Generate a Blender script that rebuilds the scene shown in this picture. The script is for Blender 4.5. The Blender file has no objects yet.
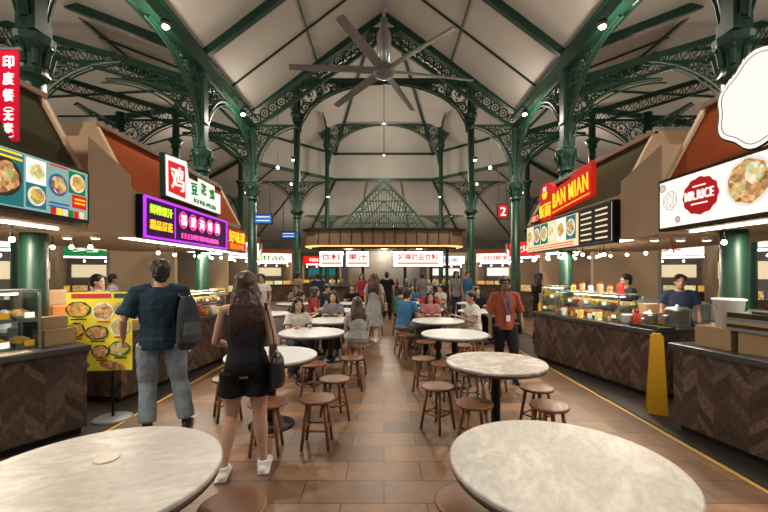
import bpy, bmesh, math, random
from mathutils import Vector, Matrix
random.seed(7)
pi=math.pi
C=bpy.context.scene.collection
def V(*a): return Vector(a)
# ------------------------------------------------------------ materials
MC={}
def mat(name,col,rough=.5,metal=0,emit=0,var=.15,scale=6,bump=0,spec=.5):
    if name in MC: return MC[name]
    m=bpy.data.materials.new(name); m.use_nodes=True; nt=m.node_tree; b=nt.nodes['Principled BSDF']
    tc=nt.nodes.new('ShaderNodeTexCoord'); n=nt.nodes.new('ShaderNodeTexNoise'); n.inputs['Scale'].default_value=scale
    n.inputs['Detail'].default_value=3
    nt.links.new(tc.outputs['Object'],n.inputs['Vector'])
    mx=nt.nodes.new('ShaderNodeMix'); mx.data_type='RGBA'
    mx.inputs[6].default_value=tuple(x*(1-var) for x in col)+(1,); mx.inputs[7].default_value=tuple(min(1,x*(1+var)) for x in col)+(1,)
    nt.links.new(n.outputs['Fac'],mx.inputs[0]); nt.links.new(mx.outputs[2],b.inputs['Base Color'])
    b.inputs['Roughness'].default_value=rough; b.inputs['Metallic'].default_value=metal; b.inputs['Specular IOR Level'].default_value=spec
    if emit:
        nt.links.new(mx.outputs[2],b.inputs['Emission Color']); b.inputs['Emission Strength'].default_value=emit
    if bump:
        bp=nt.nodes.new('ShaderNodeBump'); bp.inputs['Strength'].default_value=bump; nt.links.new(n.outputs['Fac'],bp.inputs['Height']); nt.links.new(bp.outputs[0],b.inputs['Normal'])
    MC[name]=m; return m
def ramp(nt,stops):
    r=nt.nodes.new('ShaderNodeValToRGB'); e=r.color_ramp.elements
    while len(e)<len(stops): e.new(.5)
    for i,(p,c) in enumerate(stops): e[i].position=p; e[i].color=tuple(c)+(1,)
    return r
def m_floor():
    m=bpy.data.materials.new('floor_tiles'); m.use_nodes=True; nt=m.node_tree; b=nt.nodes['Principled BSDF']
    tc=nt.nodes.new('ShaderNodeTexCoord'); br=nt.nodes.new('ShaderNodeTexBrick')
    br.inputs['Scale'].default_value=1; br.inputs['Brick Width'].default_value=.6; br.inputs['Row Height'].default_value=.3
    br.inputs['Mortar Size'].default_value=.005; br.inputs['Color1'].default_value=(.235,.13,.073,1); br.inputs['Color2'].default_value=(.10,.058,.037,1)
    br.inputs['Mortar'].default_value=(.035,.023,.017,1); br.inputs['Bias'].default_value=-.1
    n=nt.nodes.new('ShaderNodeTexNoise'); n.inputs['Scale'].default_value=4.0; n.inputs['Detail'].default_value=9; n.inputs['Roughness'].default_value=.68
    nt.links.new(tc.outputs['Object'],br.inputs['Vector']); nt.links.new(tc.outputs['Object'],n.inputs['Vector'])
    r=ramp(nt,[(.32,(.62,.6,.59)),(.5,(.93,.92,.9)),(.7,(1.28,1.22,1.13))]); nt.links.new(n.outputs['Fac'],r.inputs[0])
    mx=nt.nodes.new('ShaderNodeMix'); mx.data_type='RGBA'; mx.blend_type='MULTIPLY'; mx.inputs[0].default_value=1
    nt.links.new(br.outputs['Color'],mx.inputs[6]); nt.links.new(r.outputs[0],mx.inputs[7]); nt.links.new(mx.outputs[2],b.inputs['Base Color'])
    rr=ramp(nt,[(.3,(.33,.33,.33)),(.7,(.42,.42,.42))]); nt.links.new(n.outputs['Fac'],rr.inputs[0]); nt.links.new(rr.outputs[0],b.inputs['Roughness']); return m
def m_marble(name,base,vein,streak=1,scale=2.5,lo=.46,hi=.56,mott=.0):
    m=bpy.data.materials.new(name); m.use_nodes=True; nt=m.node_tree; b=nt.nodes['Principled BSDF']
    tc=nt.nodes.new('ShaderNodeTexCoord'); mp=nt.nodes.new('ShaderNodeMapping'); mp.inputs['Scale'].default_value=(1,streak,1)
    mp.inputs['Rotation'].default_value=(0,0,.35)
    n=nt.nodes.new('ShaderNodeTexNoise'); n.inputs['Scale'].default_value=scale; n.inputs['Detail'].default_value=10; n.inputs['Roughness'].default_value=.6; n.inputs['Distortion'].default_value=.7
    nt.links.new(tc.outputs['Object'],mp.inputs[0]); nt.links.new(mp.outputs[0],n.inputs['Vector'])
    r=ramp(nt,[(lo-.08,base),((lo+hi)/2,vein),(hi+.06,base)]); nt.links.new(n.outputs['Fac'],r.inputs[0])
    n2=nt.nodes.new('ShaderNodeTexNoise'); n2.inputs['Scale'].default_value=22; n2.inputs['Detail'].default_value=6; nt.links.new(mp.outputs[0],n2.inputs['Vector'])
    r2=ramp(nt,[(.35,(1-mott,)*3),(.65,(1,1,1))]); nt.links.new(n2.outputs['Fac'],r2.inputs[0])
    mx=nt.nodes.new('ShaderNodeMix'); mx.data_type='RGBA'; mx.blend_type='MULTIPLY'; mx.inputs[0].default_value=1
    nt.links.new(r.outputs[0],mx.inputs[6]); nt.links.new(r2.outputs[0],mx.inputs[7]); nt.links.new(mx.outputs[2],b.inputs['Base Color'])
    b.inputs['Roughness'].default_value=.35; return m
def m_herring():
    m=bpy.data.materials.new('herringbone_wood'); m.use_nodes=True; nt=m.node_tree; b=nt.nodes['Principled BSDF']
    tc=nt.nodes.new('ShaderNodeTexCoord'); sp=nt.nodes.new('ShaderNodeSeparateXYZ'); nt.links.new(tc.outputs['Object'],sp.inputs[0])
    def ma(op,a,b2):
        k=nt.nodes.new('ShaderNodeMath'); k.operation=op
        for i,q in enumerate((a,b2)):
            if isinstance(q,(int,float)): k.inputs[i].default_value=q
            elif q is not None: nt.links.new(q,k.inputs[i])
        return k.outputs[0]
    u=ma('ADD',sp.outputs[0],sp.outputs[1])
    pp=ma('PINGPONG',u,.15); v=ma('ADD',sp.outputs[2],pp); v=ma('DIVIDE',v,.09); fl=ma('FLOOR',v,0); fr=ma('FRACT',v,0)
    cu=ma('FLOOR',ma('DIVIDE',u,.15),0)
    cb=nt.nodes.new('ShaderNodeCombineXYZ'); nt.links.new(fl,cb.inputs[0]); nt.links.new(cu,cb.inputs[1])
    w=nt.nodes.new('ShaderNodeTexWhiteNoise'); w.noise_dimensions='2D'; nt.links.new(cb.outputs[0],w.inputs['Vector'])
    r=ramp(nt,[(0,(.036,.022,.015)),(.5,(.07,.043,.029)),(1,(.15,.092,.06))]); nt.links.new(w.outputs['Value'],r.inputs[0])
    g=ma('GREATER_THAN',fr,.04)
    mx=nt.nodes.new('ShaderNodeMix'); mx.data_type='RGBA'; mx.inputs[6].default_value=(.02,.015,.012,1)
    nt.links.new(g,mx.inputs[0]); nt.links.new(r.outputs[0],mx.inputs[7])
    n=nt.nodes.new('ShaderNodeTexNoise'); n.inputs['Scale'].default_value=30; nt.links.new(tc.outputs['Object'],n.inputs['Vector'])
    r2=ramp(nt,[(.3,(.6,.6,.6)),(.7,(1.3,1.3,1.3))]); nt.links.new(n.outputs['Fac'],r2.inputs[0])
    m2=nt.nodes.new('ShaderNodeMix'); m2.data_type='RGBA'; m2.blend_type='MULTIPLY'; m2.inputs[0].default_value=1; nt.links.new(mx.outputs[2],m2.inputs[6]); nt.links.new(r2.outputs[0],m2.inputs[7])
    nt.links.new(m2.outputs[2],b.inputs['Base Color'])
    b.inputs['Roughness'].default_value=.5; return m
def m_glass():
    m=bpy.data.materials.new('clear_glass'); m.use_nodes=True; nt=m.node_tree
    for n in list(nt.nodes): nt.nodes.remove(n)
    o=nt.nodes.new('ShaderNodeOutputMaterial'); t=nt.nodes.new('ShaderNodeBsdfTransparent'); g=nt.nodes.new('ShaderNodeBsdfGlossy')
    t.inputs[0].default_value=(.86,.95,.93,1); g.inputs['Roughness'].default_value=.05
    mx=nt.nodes.new('ShaderNodeMixShader'); mx.inputs[0].default_value=.12
    nt.links.new(t.outputs[0],mx.inputs[1]); nt.links.new(g.outputs[0],mx.inputs[2]); nt.links.new(mx.outputs[0],o.inputs[0]); return m
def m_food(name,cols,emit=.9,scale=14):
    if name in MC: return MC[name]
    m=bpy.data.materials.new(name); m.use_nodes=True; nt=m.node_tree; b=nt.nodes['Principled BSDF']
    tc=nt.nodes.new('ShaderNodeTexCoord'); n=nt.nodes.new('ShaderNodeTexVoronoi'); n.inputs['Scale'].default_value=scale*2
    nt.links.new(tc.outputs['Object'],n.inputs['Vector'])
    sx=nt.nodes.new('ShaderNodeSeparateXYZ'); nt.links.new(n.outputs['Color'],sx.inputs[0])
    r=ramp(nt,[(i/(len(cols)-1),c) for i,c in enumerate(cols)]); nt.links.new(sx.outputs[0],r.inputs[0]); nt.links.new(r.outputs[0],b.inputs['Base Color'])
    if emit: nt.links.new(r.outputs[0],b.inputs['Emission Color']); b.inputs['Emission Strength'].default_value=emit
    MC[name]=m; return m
FLOOR=m_floor(); HERR=m_herring(); GLASS=m_glass()
GREEN=mat('green_painted_iron',(.008,.042,.024),.42,.1,var=.3)
GREENL=mat('light_green_iron',(.01,.06,.035),.45,.1,var=.25)
CREAM=mat('cream_roof_panel',(.45,.425,.385),.8,var=.16,scale=.7,spec=.1)
BEIGE=mat('beige_panel',(.46,.335,.22),.7,var=.06,spec=.1)
TERRA=mat('terracotta_panel',(.23,.055,.022),.9,var=.1,spec=0)
OLIVE=mat('dark_olive_panel',(.055,.05,.03),.9,var=.1,spec=0)
DARK=mat('black_metal',(.015,.015,.016),.4,.6)
CHAR=mat('charcoal_stone',(.055,.055,.06),.3,var=.3,scale=30)
WOODD=mat('stool_wood',(.18,.075,.032),.4,var=.3,scale=9)
WOODR=mat('table_rim_wood',(.07,.035,.02),.4,var=.2)
STEEL=mat('brushed_steel',(.42,.43,.44),.32,.9,var=.05)
WHITE=mat('white_paint',(.8,.8,.78),.5,var=.03)
GREY=mat('grey_paint',(.22,.23,.24),.5,var=.06)
MARB=m_marble('marble_top',(.68,.65,.60),(.40,.35,.30),1,3.4,mott=.2)
WASH=m_marble('cream_stone_top',(.61,.585,.53),(.48,.45,.40),2.0,2.6,.46,.56,.16)
PALE=m_marble('pale_stone_top',(.60,.63,.62),(.5,.53,.53),1,2,mott=.1)
def E(name,col,s=2.0): return mat('glow_'+name,col,.5,0,s,var=.02,spec=.1)
LW=E('white',(.95,.92,.86),.75); LWH=E('lamp_warm',(1,.80,.52),14); LCOOL=E('lamp_cool',(.9,.96,1),6)
LRED=E('red',(.7,.012,.012),.6); LYEL=E('yellow',(1,.55,.02),1.0); LPUR=E('purple',(.4,.03,.8),1.3); LGRN=E('green',(.01,.2,.05),.6)
LLIME=E('lime',(.55,.9,.04),1.1)
LPINK=E('pink',(1,.08,.42),1.2); LORG=E('orange',(1,.2,.015),1.2); LBLU=E('blue',(.02,.12,.4),.6); LTEAL=E('teal',(.02,.17,.19),.6)
LDK=E('dark_board',(.02,.02,.02),.3); LCRM=E('cream_board',(.8,.66,.42),.7); LDRED=E('dark_red',(.42,.01,.015),.5)
RED=mat('red_paint',(.45,.02,.02),.5,var=.05); YEL=mat('yellow_plastic',(.65,.36,.01),.5,var=.05); CARD=mat('cardboard',(.42,.27,.14),.8,var=.12)
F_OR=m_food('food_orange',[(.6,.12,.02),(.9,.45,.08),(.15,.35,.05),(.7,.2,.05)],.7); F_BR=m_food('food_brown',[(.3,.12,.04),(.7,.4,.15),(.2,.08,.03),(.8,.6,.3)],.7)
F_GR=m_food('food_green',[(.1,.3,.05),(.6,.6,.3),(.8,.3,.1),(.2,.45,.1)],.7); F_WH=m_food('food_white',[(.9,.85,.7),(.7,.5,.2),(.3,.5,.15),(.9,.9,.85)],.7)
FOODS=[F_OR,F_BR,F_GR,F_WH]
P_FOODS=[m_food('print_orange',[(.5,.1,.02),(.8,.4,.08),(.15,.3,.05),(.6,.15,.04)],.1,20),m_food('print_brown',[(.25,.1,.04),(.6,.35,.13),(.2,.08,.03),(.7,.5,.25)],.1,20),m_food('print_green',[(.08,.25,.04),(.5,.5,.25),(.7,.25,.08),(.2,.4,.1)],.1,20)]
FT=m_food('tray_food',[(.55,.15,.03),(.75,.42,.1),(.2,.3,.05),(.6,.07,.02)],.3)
# ------------------------------------------------------------ mesh builder
class MB:
    def __init__(s): s.v=[];s.f=[];s.m=[];s.cm=0
    def add(s,vs,fs):
        b=len(s.v); s.v+=[Vector(v) for v in vs]; s.f+=[tuple(i+b for i in f) for f in fs]; s.m+=[s.cm]*len(fs); return s
    def box(s,c,d,R=None):
        c=Vector(c); vs=[]
        for x in (-.5,.5):
            for y in (-.5,.5):
                for z in (-.5,.5):
                    p=V(x*d[0],y*d[1],z*d[2]); 
                    if R: p=R@p
                    vs.append(c+p)
        return s.add(vs,[(0,1,3,2),(4,6,7,5),(0,4,5,1),(2,3,7,6),(0,2,6,4),(1,5,7,3)])
    def beam(s,a,b,w,h,up=(0,0,1)):
        a=Vector(a);b=Vector(b);t=(b-a).normalized(); u=Vector(up); sd=t.cross(u)
        if sd.length<1e-4: sd=t.cross(V(0,1,0))
        sd.normalize(); n=sd.cross(t).normalized(); vs=[]
        for p in (a,b):
            for i,j in ((-1,-1),(1,-1),(1,1),(-1,1)): vs.append(p+sd*i*w/2+n*j*h/2)
        return s.add(vs,[(0,1,2,3),(7,6,5,4),(0,4,5,1),(1,5,6,2),(2,6,7,3),(3,7,4,0)])
    def tube(s,pts,rads,n=8,side=None,closed=False,rnd=False):
        pts=[Vector(p) for p in pts]; k=len(pts)
        if not isinstance(rads,(list,tuple)): rads=[rads]*k
        rads=[(r,r) if not isinstance(r,(tuple,list)) else r for r in rads]
        if rnd and not closed:
            t0=(pts[0]-pts[1]).normalized(); t1=(pts[-1]-pts[-2]).normalized(); a,b=rads[0]; c,d=rads[-1]
            pts=[pts[0]+t0*min(a,b)*.75]+pts+[pts[-1]+t1*min(c,d)*.75]; rads=[(a*.5,b*.5)]+rads+[(c*.5,d*.5)]; k+=2
        vs=[];prev=None
        for i,p in enumerate(pts):
            if closed: t=pts[(i+1)%k]-pts[i-1]
            else: t=pts[min(i+1,k-1)]-pts[max(i-1,0)]
            t.normalize()
            a=Vector(side) if side is not None else (prev if prev is not None else (V(0,0,1) if abs(t.z)<.8 else V(1,0,0)))
            a=a-t*a.dot(t)
            if a.length<1e-4: a=t.orthogonal()
            a.normalize(); prev=a; b=t.cross(a)
            for j in range(n):
                q=2*pi*j/n; vs.append(p+a*math.cos(q)*rads[i][0]+b*math.sin(q)*rads[i][1])
        fs=[]
        for i in range(k if closed else k-1):
            i2=(i+1)%k
            for j in range(n): fs.append((i*n+j,i*n+(j+1)%n,i2*n+(j+1)%n,i2*n+j))
        if not closed: fs.append(tuple(range(n-1,-1,-1))); fs.append(tuple((k-1)*n+j for j in range(n)))
        return s.add(vs,fs)
    def ring(s,c,r,u,v,t=.02,seg=14,n=4):
        c=Vector(c);u=Vector(u);v=Vector(v)
        return s.tube([c+u*math.cos(2*pi*i/seg)*r+v*math.sin(2*pi*i/seg)*r for i in range(seg)],t,n,side=u.cross(v),closed=True)
    def lathe(s,prof,c=(0,0,0),n=24):
        c=Vector(c);vs=[];fs=[];k=len(prof)
        for r,z in prof:
            for j in range(n): vs.append(c+V(max(r,1e-4)*math.cos(2*pi*j/n),max(r,1e-4)*math.sin(2*pi*j/n),z))
        for i in range(k-1):
            for j in range(n): fs.append((i*n+j,i*n+(j+1)%n,(i+1)*n+(j+1)%n,(i+1)*n+j))
        fs.append(tuple(range(n-1,-1,-1))); fs.append(tuple((k-1)*n+j for j in range(n)))
        return s.add(vs,fs)
    def ell(s,c,r,R=None,n=12,m=8):
        c=Vector(c);vs=[];fs=[]
        for i in range(1,m):
            a=pi*i/m
            for j in range(n):
                p=V(math.sin(a)*math.cos(2*pi*j/n)*r[0],math.sin(a)*math.sin(2*pi*j/n)*r[1],math.cos(a)*r[2])
                vs.append(c+(R@p if R else p))
        t=len(vs); 
        for z in (1,-1):
            p=V(0,0,z*r[2]); vs.append(c+(R@p if R else p))
        for i in range(m-2):
            for j in range(n): fs.append((i*n+j,(i+1)*n+j,(i+1)*n+(j+1)%n,i*n+(j+1)%n))
        for j in range(n): fs.append((t,j,(j+1)%n)); fs.append((t+1,(m-2)*n+(j+1)%n,(m-2)*n+j))
        return s.add(vs,fs)
    def prism(s,poly,off):
        poly=[Vector(p) for p in poly]; off=Vector(off); k=len(poly)
        return s.add(poly+[p+off for p in poly],[tuple(range(k)),tuple(range(2*k-1,k-1,-1))]+[(i,(i+1)%k,k+(i+1)%k,k+i) for i in range(k)])
    def mesh(s,name,mats,smooth=False,fixn=True):
        me=bpy.data.meshes.new(name); me.from_pydata([tuple(v) for v in s.v],[],s.f)
        if not isinstance(mats,(list,tuple)): mats=[mats]
        for m in mats: me.materials.append(m)
        me.polygons.foreach_set('material_index',s.m)
        if fixn:
            bm=bmesh.new(); bm.from_mesh(me); bmesh.ops.recalc_face_normals(bm,faces=bm.faces); bm.to_mesh(me); bm.free()
        if smooth: me.polygons.foreach_set('use_smooth',[True]*len(me.polygons))
        me.update(); return me
def tag(o,label=None,cat=None,group=None,kind=None):
    if label:o['label']=label
    if cat:o['category']=cat
    if group:o['group']=group
    if kind:o['kind']=kind
    return o
def root(name,label,cat,loc=(0,0,0),rz=0,group=None):
    o=bpy.data.objects.new(name,None); C.objects.link(o); o.location=loc; o.rotation_euler=(0,0,rz); o.empty_display_size=.1
    return tag(o,label,cat,group)
def part(mb,name,mats,parent=None,smooth=False,loc=(0,0,0),rz=0,bevel=0):
    me=mb if isinstance(mb,bpy.types.Mesh) else mb.mesh(name,mats,smooth)
    o=bpy.data.objects.new(name,me); C.objects.link(o); o.parent=parent; o.location=loc; o.rotation_euler=(0,0,rz)
    if bevel:
        b=o.modifiers.new('b','BEVEL'); b.width=bevel; b.segments=2; b.limit_method='ANGLE'
    return o
def thing(mb,name,mats,label,cat,loc=(0,0,0),rz=0,group=None,smooth=False,bevel=0):
    return tag(part(mb,name,mats,None,smooth,loc,rz,bevel),label,cat,group)
def struct(mb,name,mats):
    o=part(mb,name,mats); o['kind']='structure'; return o
def dup(r,loc,rz=0,sc=1,group=None,label=None):
    n=r.copy(); C.objects.link(n); n.location=loc; n.rotation_euler=(0,0,rz); n.scale=(sc,sc,1)
    def rec(a,b):
        for c in list(a.children):
            k=c.copy(); C.objects.link(k); k.parent=b; rec(c,k)
    rec(r,n)
    if group:n['group']=group
    if label:n['label']=label
    return n
QT=[];QR=[]
def text(s,w,h,m,parent,loc,bold=0,depth=.006,name='lettering',rot=0,spacing=1,line=1):
    cu=bpy.data.curves.new('t','FONT'); cu.body=s; cu.align_x='CENTER'; cu.extrude=.05; cu.offset=bold; cu.resolution_u=3; cu.space_character=spacing; cu.space_line=line
    ob=bpy.data.objects.new('t',cu); C.objects.link(ob); QT.append((ob,w,h,m,parent,loc,depth,name,rot))
FOLD=bpy.data.textures.new('cloth_folds','CLOUDS'); FOLD.noise_scale=.11; FOLD.noise_depth=2
STRD=bpy.data.textures.new('hair_locks','CLOUDS'); STRD.noise_scale=.035; STRD.noise_depth=1
def remesh(mb,name,m,parent,voxel,tex=None,ts=.0):
    o=part(mb,name,m,parent,True)
    r=o.modifiers.new('r','REMESH'); r.mode='VOXEL'; r.voxel_size=voxel; r.use_smooth_shade=True
    sm=o.modifiers.new('s','SMOOTH'); sm.factor=.5; sm.iterations=2
    if tex:
        d=o.modifiers.new('d','DISPLACE'); d.texture=tex; d.strength=ts; d.mid_level=.4; d.texture_coords='LOCAL'
    QR.append((o,m)); return o
def finalize():
    bpy.context.view_layer.update(); dg=bpy.context.evaluated_depsgraph_get()
    for o,m in QR:
        me=bpy.data.meshes.new_from_object(o.evaluated_get(dg)); me.materials.clear(); me.materials.append(m)
        me.polygons.foreach_set('use_smooth',[True]*len(me.polygons)); o['_n']=me.name
    for ob,w,h,m,parent,loc,depth,name,rot in QT:
        me=bpy.data.meshes.new_from_object(ob.evaluated_get(dg))
        if len(me.vertices)==0: print('EMPTY TEXT',ob.data.body.encode('unicode_escape')); continue
        xs=[v.co.x for v in me.vertices]; ys=[v.co.y for v in me.vertices]
        sx=w/max(1e-3,max(xs)-min(xs)); sy=h/max(1e-3,max(ys)-min(ys)); cx=(max(xs)+min(xs))/2; cy=(max(ys)+min(ys))/2
        cr,sr=math.cos(rot),math.sin(rot)
        for v in me.vertices:
            x=(v.co.x-cx)*sx; y=(v.co.y-cy)*sy; v.co=(x*cr-y*sr,-v.co.z/.05*depth,x*sr+y*cr)
        me.materials.clear(); me.materials.append(m)
        o=bpy.data.objects.new(name,me); C.objects.link(o); o.parent=parent; o.location=loc
    for o,m in QR:
        o.modifiers.clear(); o.data=bpy.data.meshes[o['_n']]; del o['_n']
    for q in QT: bpy.data.objects.remove(q[0])
# ------------------------------------------------------------ camera
cd=bpy.data.cameras.new('camera'); cam=bpy.data.objects.new('camera',cd); C.objects.link(cam); bpy.context.scene.camera=cam
cam.location=(0,0,1.62); cam.rotation_euler=(pi/2,0,0); cd.sensor_width=36; cd.lens=18; cd.shift_y=.0222; cd.clip_end=200
# ------------------------------------------------------------ shell
mb=MB().box((0,14,-.05),(44,44,.1)); struct(mb,'floor',FLOOR)
NX,EH,AP,Y0=3.6,6.0,8.75,10.5
def sheet(pts,name,m=CREAM,off=(0,0,.06)):
    mb=MB().prism(pts,off); return struct(mb,name,m)
for i,sx in enumerate((-1,1)):
    sheet([(sx*NX,-4,EH),(sx*NX,Y0,EH),(0,Y0,AP),(0,-4,AP)],'ceiling')
    sheet([(sx*NX,-4,EH),(sx*NX,Y0,EH),(sx*15,Y0,10.4),(sx*15,-4,10.4)],'ceiling')
CY=19.0
def octo(ap,z):
    R=ap/math.cos(pi/8); return [V(R*math.sin(pi/8+k*pi/4),CY-R*math.cos(pi/8+k*pi/4),z) for k in range(8)]
up=octo(8.5,10.2); dr=octo(8.5,8.3); lo=octo(19,4.6); apex=V(0,CY,15.8)
for k in range(8):
    k2=(k+1)%8
    sheet([up[k],up[k2],apex],'ceiling')
    struct(MB().prism([up[k],up[k2],dr[k2],dr[k]],((up[k]+up[k2])/2-V(0,CY,10.2))*.01),'trim_1',CREAM)
    if k!=7 : sheet([dr[k],dr[k2],lo[k2],lo[k]],'ceiling')
BACK=mat('dim_grey_wall',(.15,.14,.125),.8,var=.2,scale=1)
struct(MB().box((0,36,2.5),(44,.2,5)),'wall_back',BACK)
for sx,nm in ((-1,'wall_left'),(1,'wall_right')): struct(MB().box((sx*17,14,2.5),(.2,44,5)),nm,BACK)
STRIP=mat('dark_floor_tiles',(.045,.035,.03),.45,var=.35,scale=12)
for sx in (-1,1):
    struct(MB().box((sx*3.35,8,.004),(.95,20,.008)),'trim_2',STRIP)
    struct(MB().box((sx*2.82,8,.006),(.03,20,.012)),'trim_3',mat('yellow_line',(.55,.36,.1),.5))
def rib(a,b,w=.09,h=.14,m=GREEN,nm='roof_rib',lab='dark green iron roof rib under the cream panels'):
    return thing(MB().beam(a,b,w,h),nm,m,lab,'roof rib',group='iron roof ribs')
for sx in (-1,1):
    rib((sx*NX*.5,-3,EH+(AP-EH)*.5-.05),(sx*NX*.5,Y0,EH+(AP-EH)*.5-.05),.03,.04)
    for y in (3.95,7.6): rib((sx*NX,y,EH-.06),(0,y,AP-.1),.12,.2)
    for y in (5.8,9.0): rib((sx*NX,y,EH-.03),(0,y,AP-.05),.03,.04)
    for y in (3.95,7.6,10.45): rib((sx*(NX+.05),y,EH-.08),(sx*14.5,y,10.15),.1,.16)
    for y in (2,5.8,9.0): rib((sx*(NX+.05),y,EH-.03),(sx*14.5,y,10.2),.03,.04)
    for x in (6.4,9.6): z=EH+(x-NX)*4.4/11.4; rib((sx*x,-3,z-.08),(sx*x,Y0,z-.08),.04,.06)
for k in range(8):
    rib(up[k]-V(0,0,.1),apex-V(0,0,.2),.12,.18)
    a,b=up[k],up[(k+1)%8]
    rib(a-V(0,0,.05),b-V(0,0,.05),.1,.16); rib(dr[k],dr[(k+1)%8],.12,.2)
    rib(a.lerp(b,.5)-V(0,0,.04),apex.lerp((a+b)/2,.12)-V(0,0,.14),.04,.06)
    if k!=7:
        rib(dr[k]-V(0,0,.1),lo[k]-V(0,0,.1),.12,.18)
        for f in (.33,.67): rib(dr[k].lerp(dr[(k+1)%8],f)-V(0,0,.05),lo[k].lerp(lo[(k+1)%8],f)-V(0,0,.05),.04,.06)
# ------------------------------------------------------------ ironwork
BC={}
def bracket_mesh(L,H,nc,t):
    key=(round(L,2),round(H,2),nc,t)
    if key in BC: return BC[key]
    rnd=random.Random(5); mb=MB(); u=V(1,0,0);z=V(0,0,1)
    A=[(L*(1-math.cos(q*pi/2/24)),H*math.sin(q*pi/2/24)) for q in range(25)]
    arc=[V(a,0,b) for a,b in A[::2]]
    mb.tube(arc,[(t*1.5,t*1.3)]*13,6,side=(0,1,0)); 
    mb.tube([V(p.x*1.02+.06,0,p.z-.06) for p in arc],t*.7,5,side=(0,1,0))
    mb.beam((0,0,0),(0,0,H),.05,.05,up=(0,1,0)); mb.beam((0,0,H),(L,0,H),.05,.05)
    cs=[]
    for it in range(3200):
        if len(cs)>=nc: break
        a,b=rnd.random()*L,rnd.random()*H
        if b<H*math.sqrt(max(0,1-(1-a/L)**2)) : continue
        d=min(a,H-b,min(math.hypot(a-p,b-q) for p,q in A))
        for (p,q,r) in cs: d=min(d,math.hypot(a-p,b-q)-r)
        mn=.17*min(L,H) if len(cs)<2 else (.1*min(L,H) if it<700 else .03)
        if it>350 and len(cs)<2: mn=.1
        if d>mn: cs.append((a,b,min(d,.2*min(L,H))))
    for i,(a,b,r) in enumerate(cs):
        c=V(a,0,b); mb.ring(c,r*.96,u,z,t*.6,12 if r>.08 else 8,4)
        if r>.06:
            sg=1 if i%2 else -1; ph=rnd.random()*6; pts=[]
            for j in range(10):
                q=ph+j/9*pi*2.4*sg; rr=r*(.95-.085*j); pts.append(c+u*math.cos(q)*rr+z*math.sin(q)*rr)
            mb.tube(pts,t*.55,4,side=(0,1,0)); mb.ell(c,(r*.22,.02,r*.22),n=6,m=4)
            for j in range(3): q=ph+j*2.1; mb.ell(c+u*math.cos(q)*r*.62+z*math.sin(q)*r*.62,(r*.15,.015,r*.15),n=5,m=4)
    BC[key]=mb.mesh('bracket',GREEN); return BC[key]
def bracket(parent,L,H,u,o,nc=50,t=.025):
    o_=part(bracket_mesh(L,H,nc,t),'bracket',GREEN,parent); o_.location=o; o_.rotation_euler=(0,0,math.atan2(u[1],u[0])); return o_
def colshaft(h,r0,r1,z0=0):
    return MB().lathe([(r0*1.3,z0),(r0*1.3,z0+.2),(r0*1.12,z0+.25),(r0*1.12,z0+.8),(r0*1.02,z0+.88),(r0,z0+.9),(r1,h)],n=20)
def column(x,y,hcap=3.95,hb=5.6,r=.135,out=True,inn=True,fw=True,bk=True,lab='tall dark green cast iron column with lacy scroll brackets'):
    q=root('iron_column',lab,'column',(x,y,0),group='green iron columns')
    part(colshaft(hcap-.3,r,r*.88),'shaft',GREEN,q,True)
    m=MB().lathe([(r*.9,hcap-.35),(r*1.2,hcap-.32),(r*.95,hcap-.26),(r*1.05,hcap-.12),(r*1.4,hcap+.0),(r*1.5,hcap+.08),(r*1.3,hcap+.1)],n=16)
    for k in range(8):
        a=k*pi/4; d=V(math.cos(a),math.sin(a),0); m.tube([d*r*1.05+V(0,0,hcap-.22),d*r*1.25+V(0,0,hcap-.08),d*r*1.65+V(0,0,hcap-.02),d*r*1.7+V(0,0,hcap-.07)],[.03,.035,.025,.012],6)
    part(m,'capital',GREEN,q)
    m=MB().box((0,0,(hcap+.1+hb)/2),(r*1.25,r*1.25,hb-hcap-.1)); m.box((0,0,hcap+.2),(r*1.7,r*1.7,.14)); m.box((0,0,hcap+.65),(r*1.5,r*1.5,.06)); m.box((0,0,hb-.1),(r*1.7,r*1.7,.12))
    part(m,'upper_post',GREEN,q)
    H=hb-hcap-.3; o=.1
    if fw: bracket(q,1.65,H,(0,-1,0),(0,-o,hcap+.25))
    if bk: bracket(q,1.4,H,(0,1,0),(0,o,hcap+.25))
    sg=1 if x>0 else -1
    if out: bracket(q,1.8,H-.1,(sg,0,0),(sg*o,0,hcap+.25),60)
    if inn: bracket(q,1.1,H,(-sg,0,0),(-sg*o,0,hcap+.35))
    return q
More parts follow.
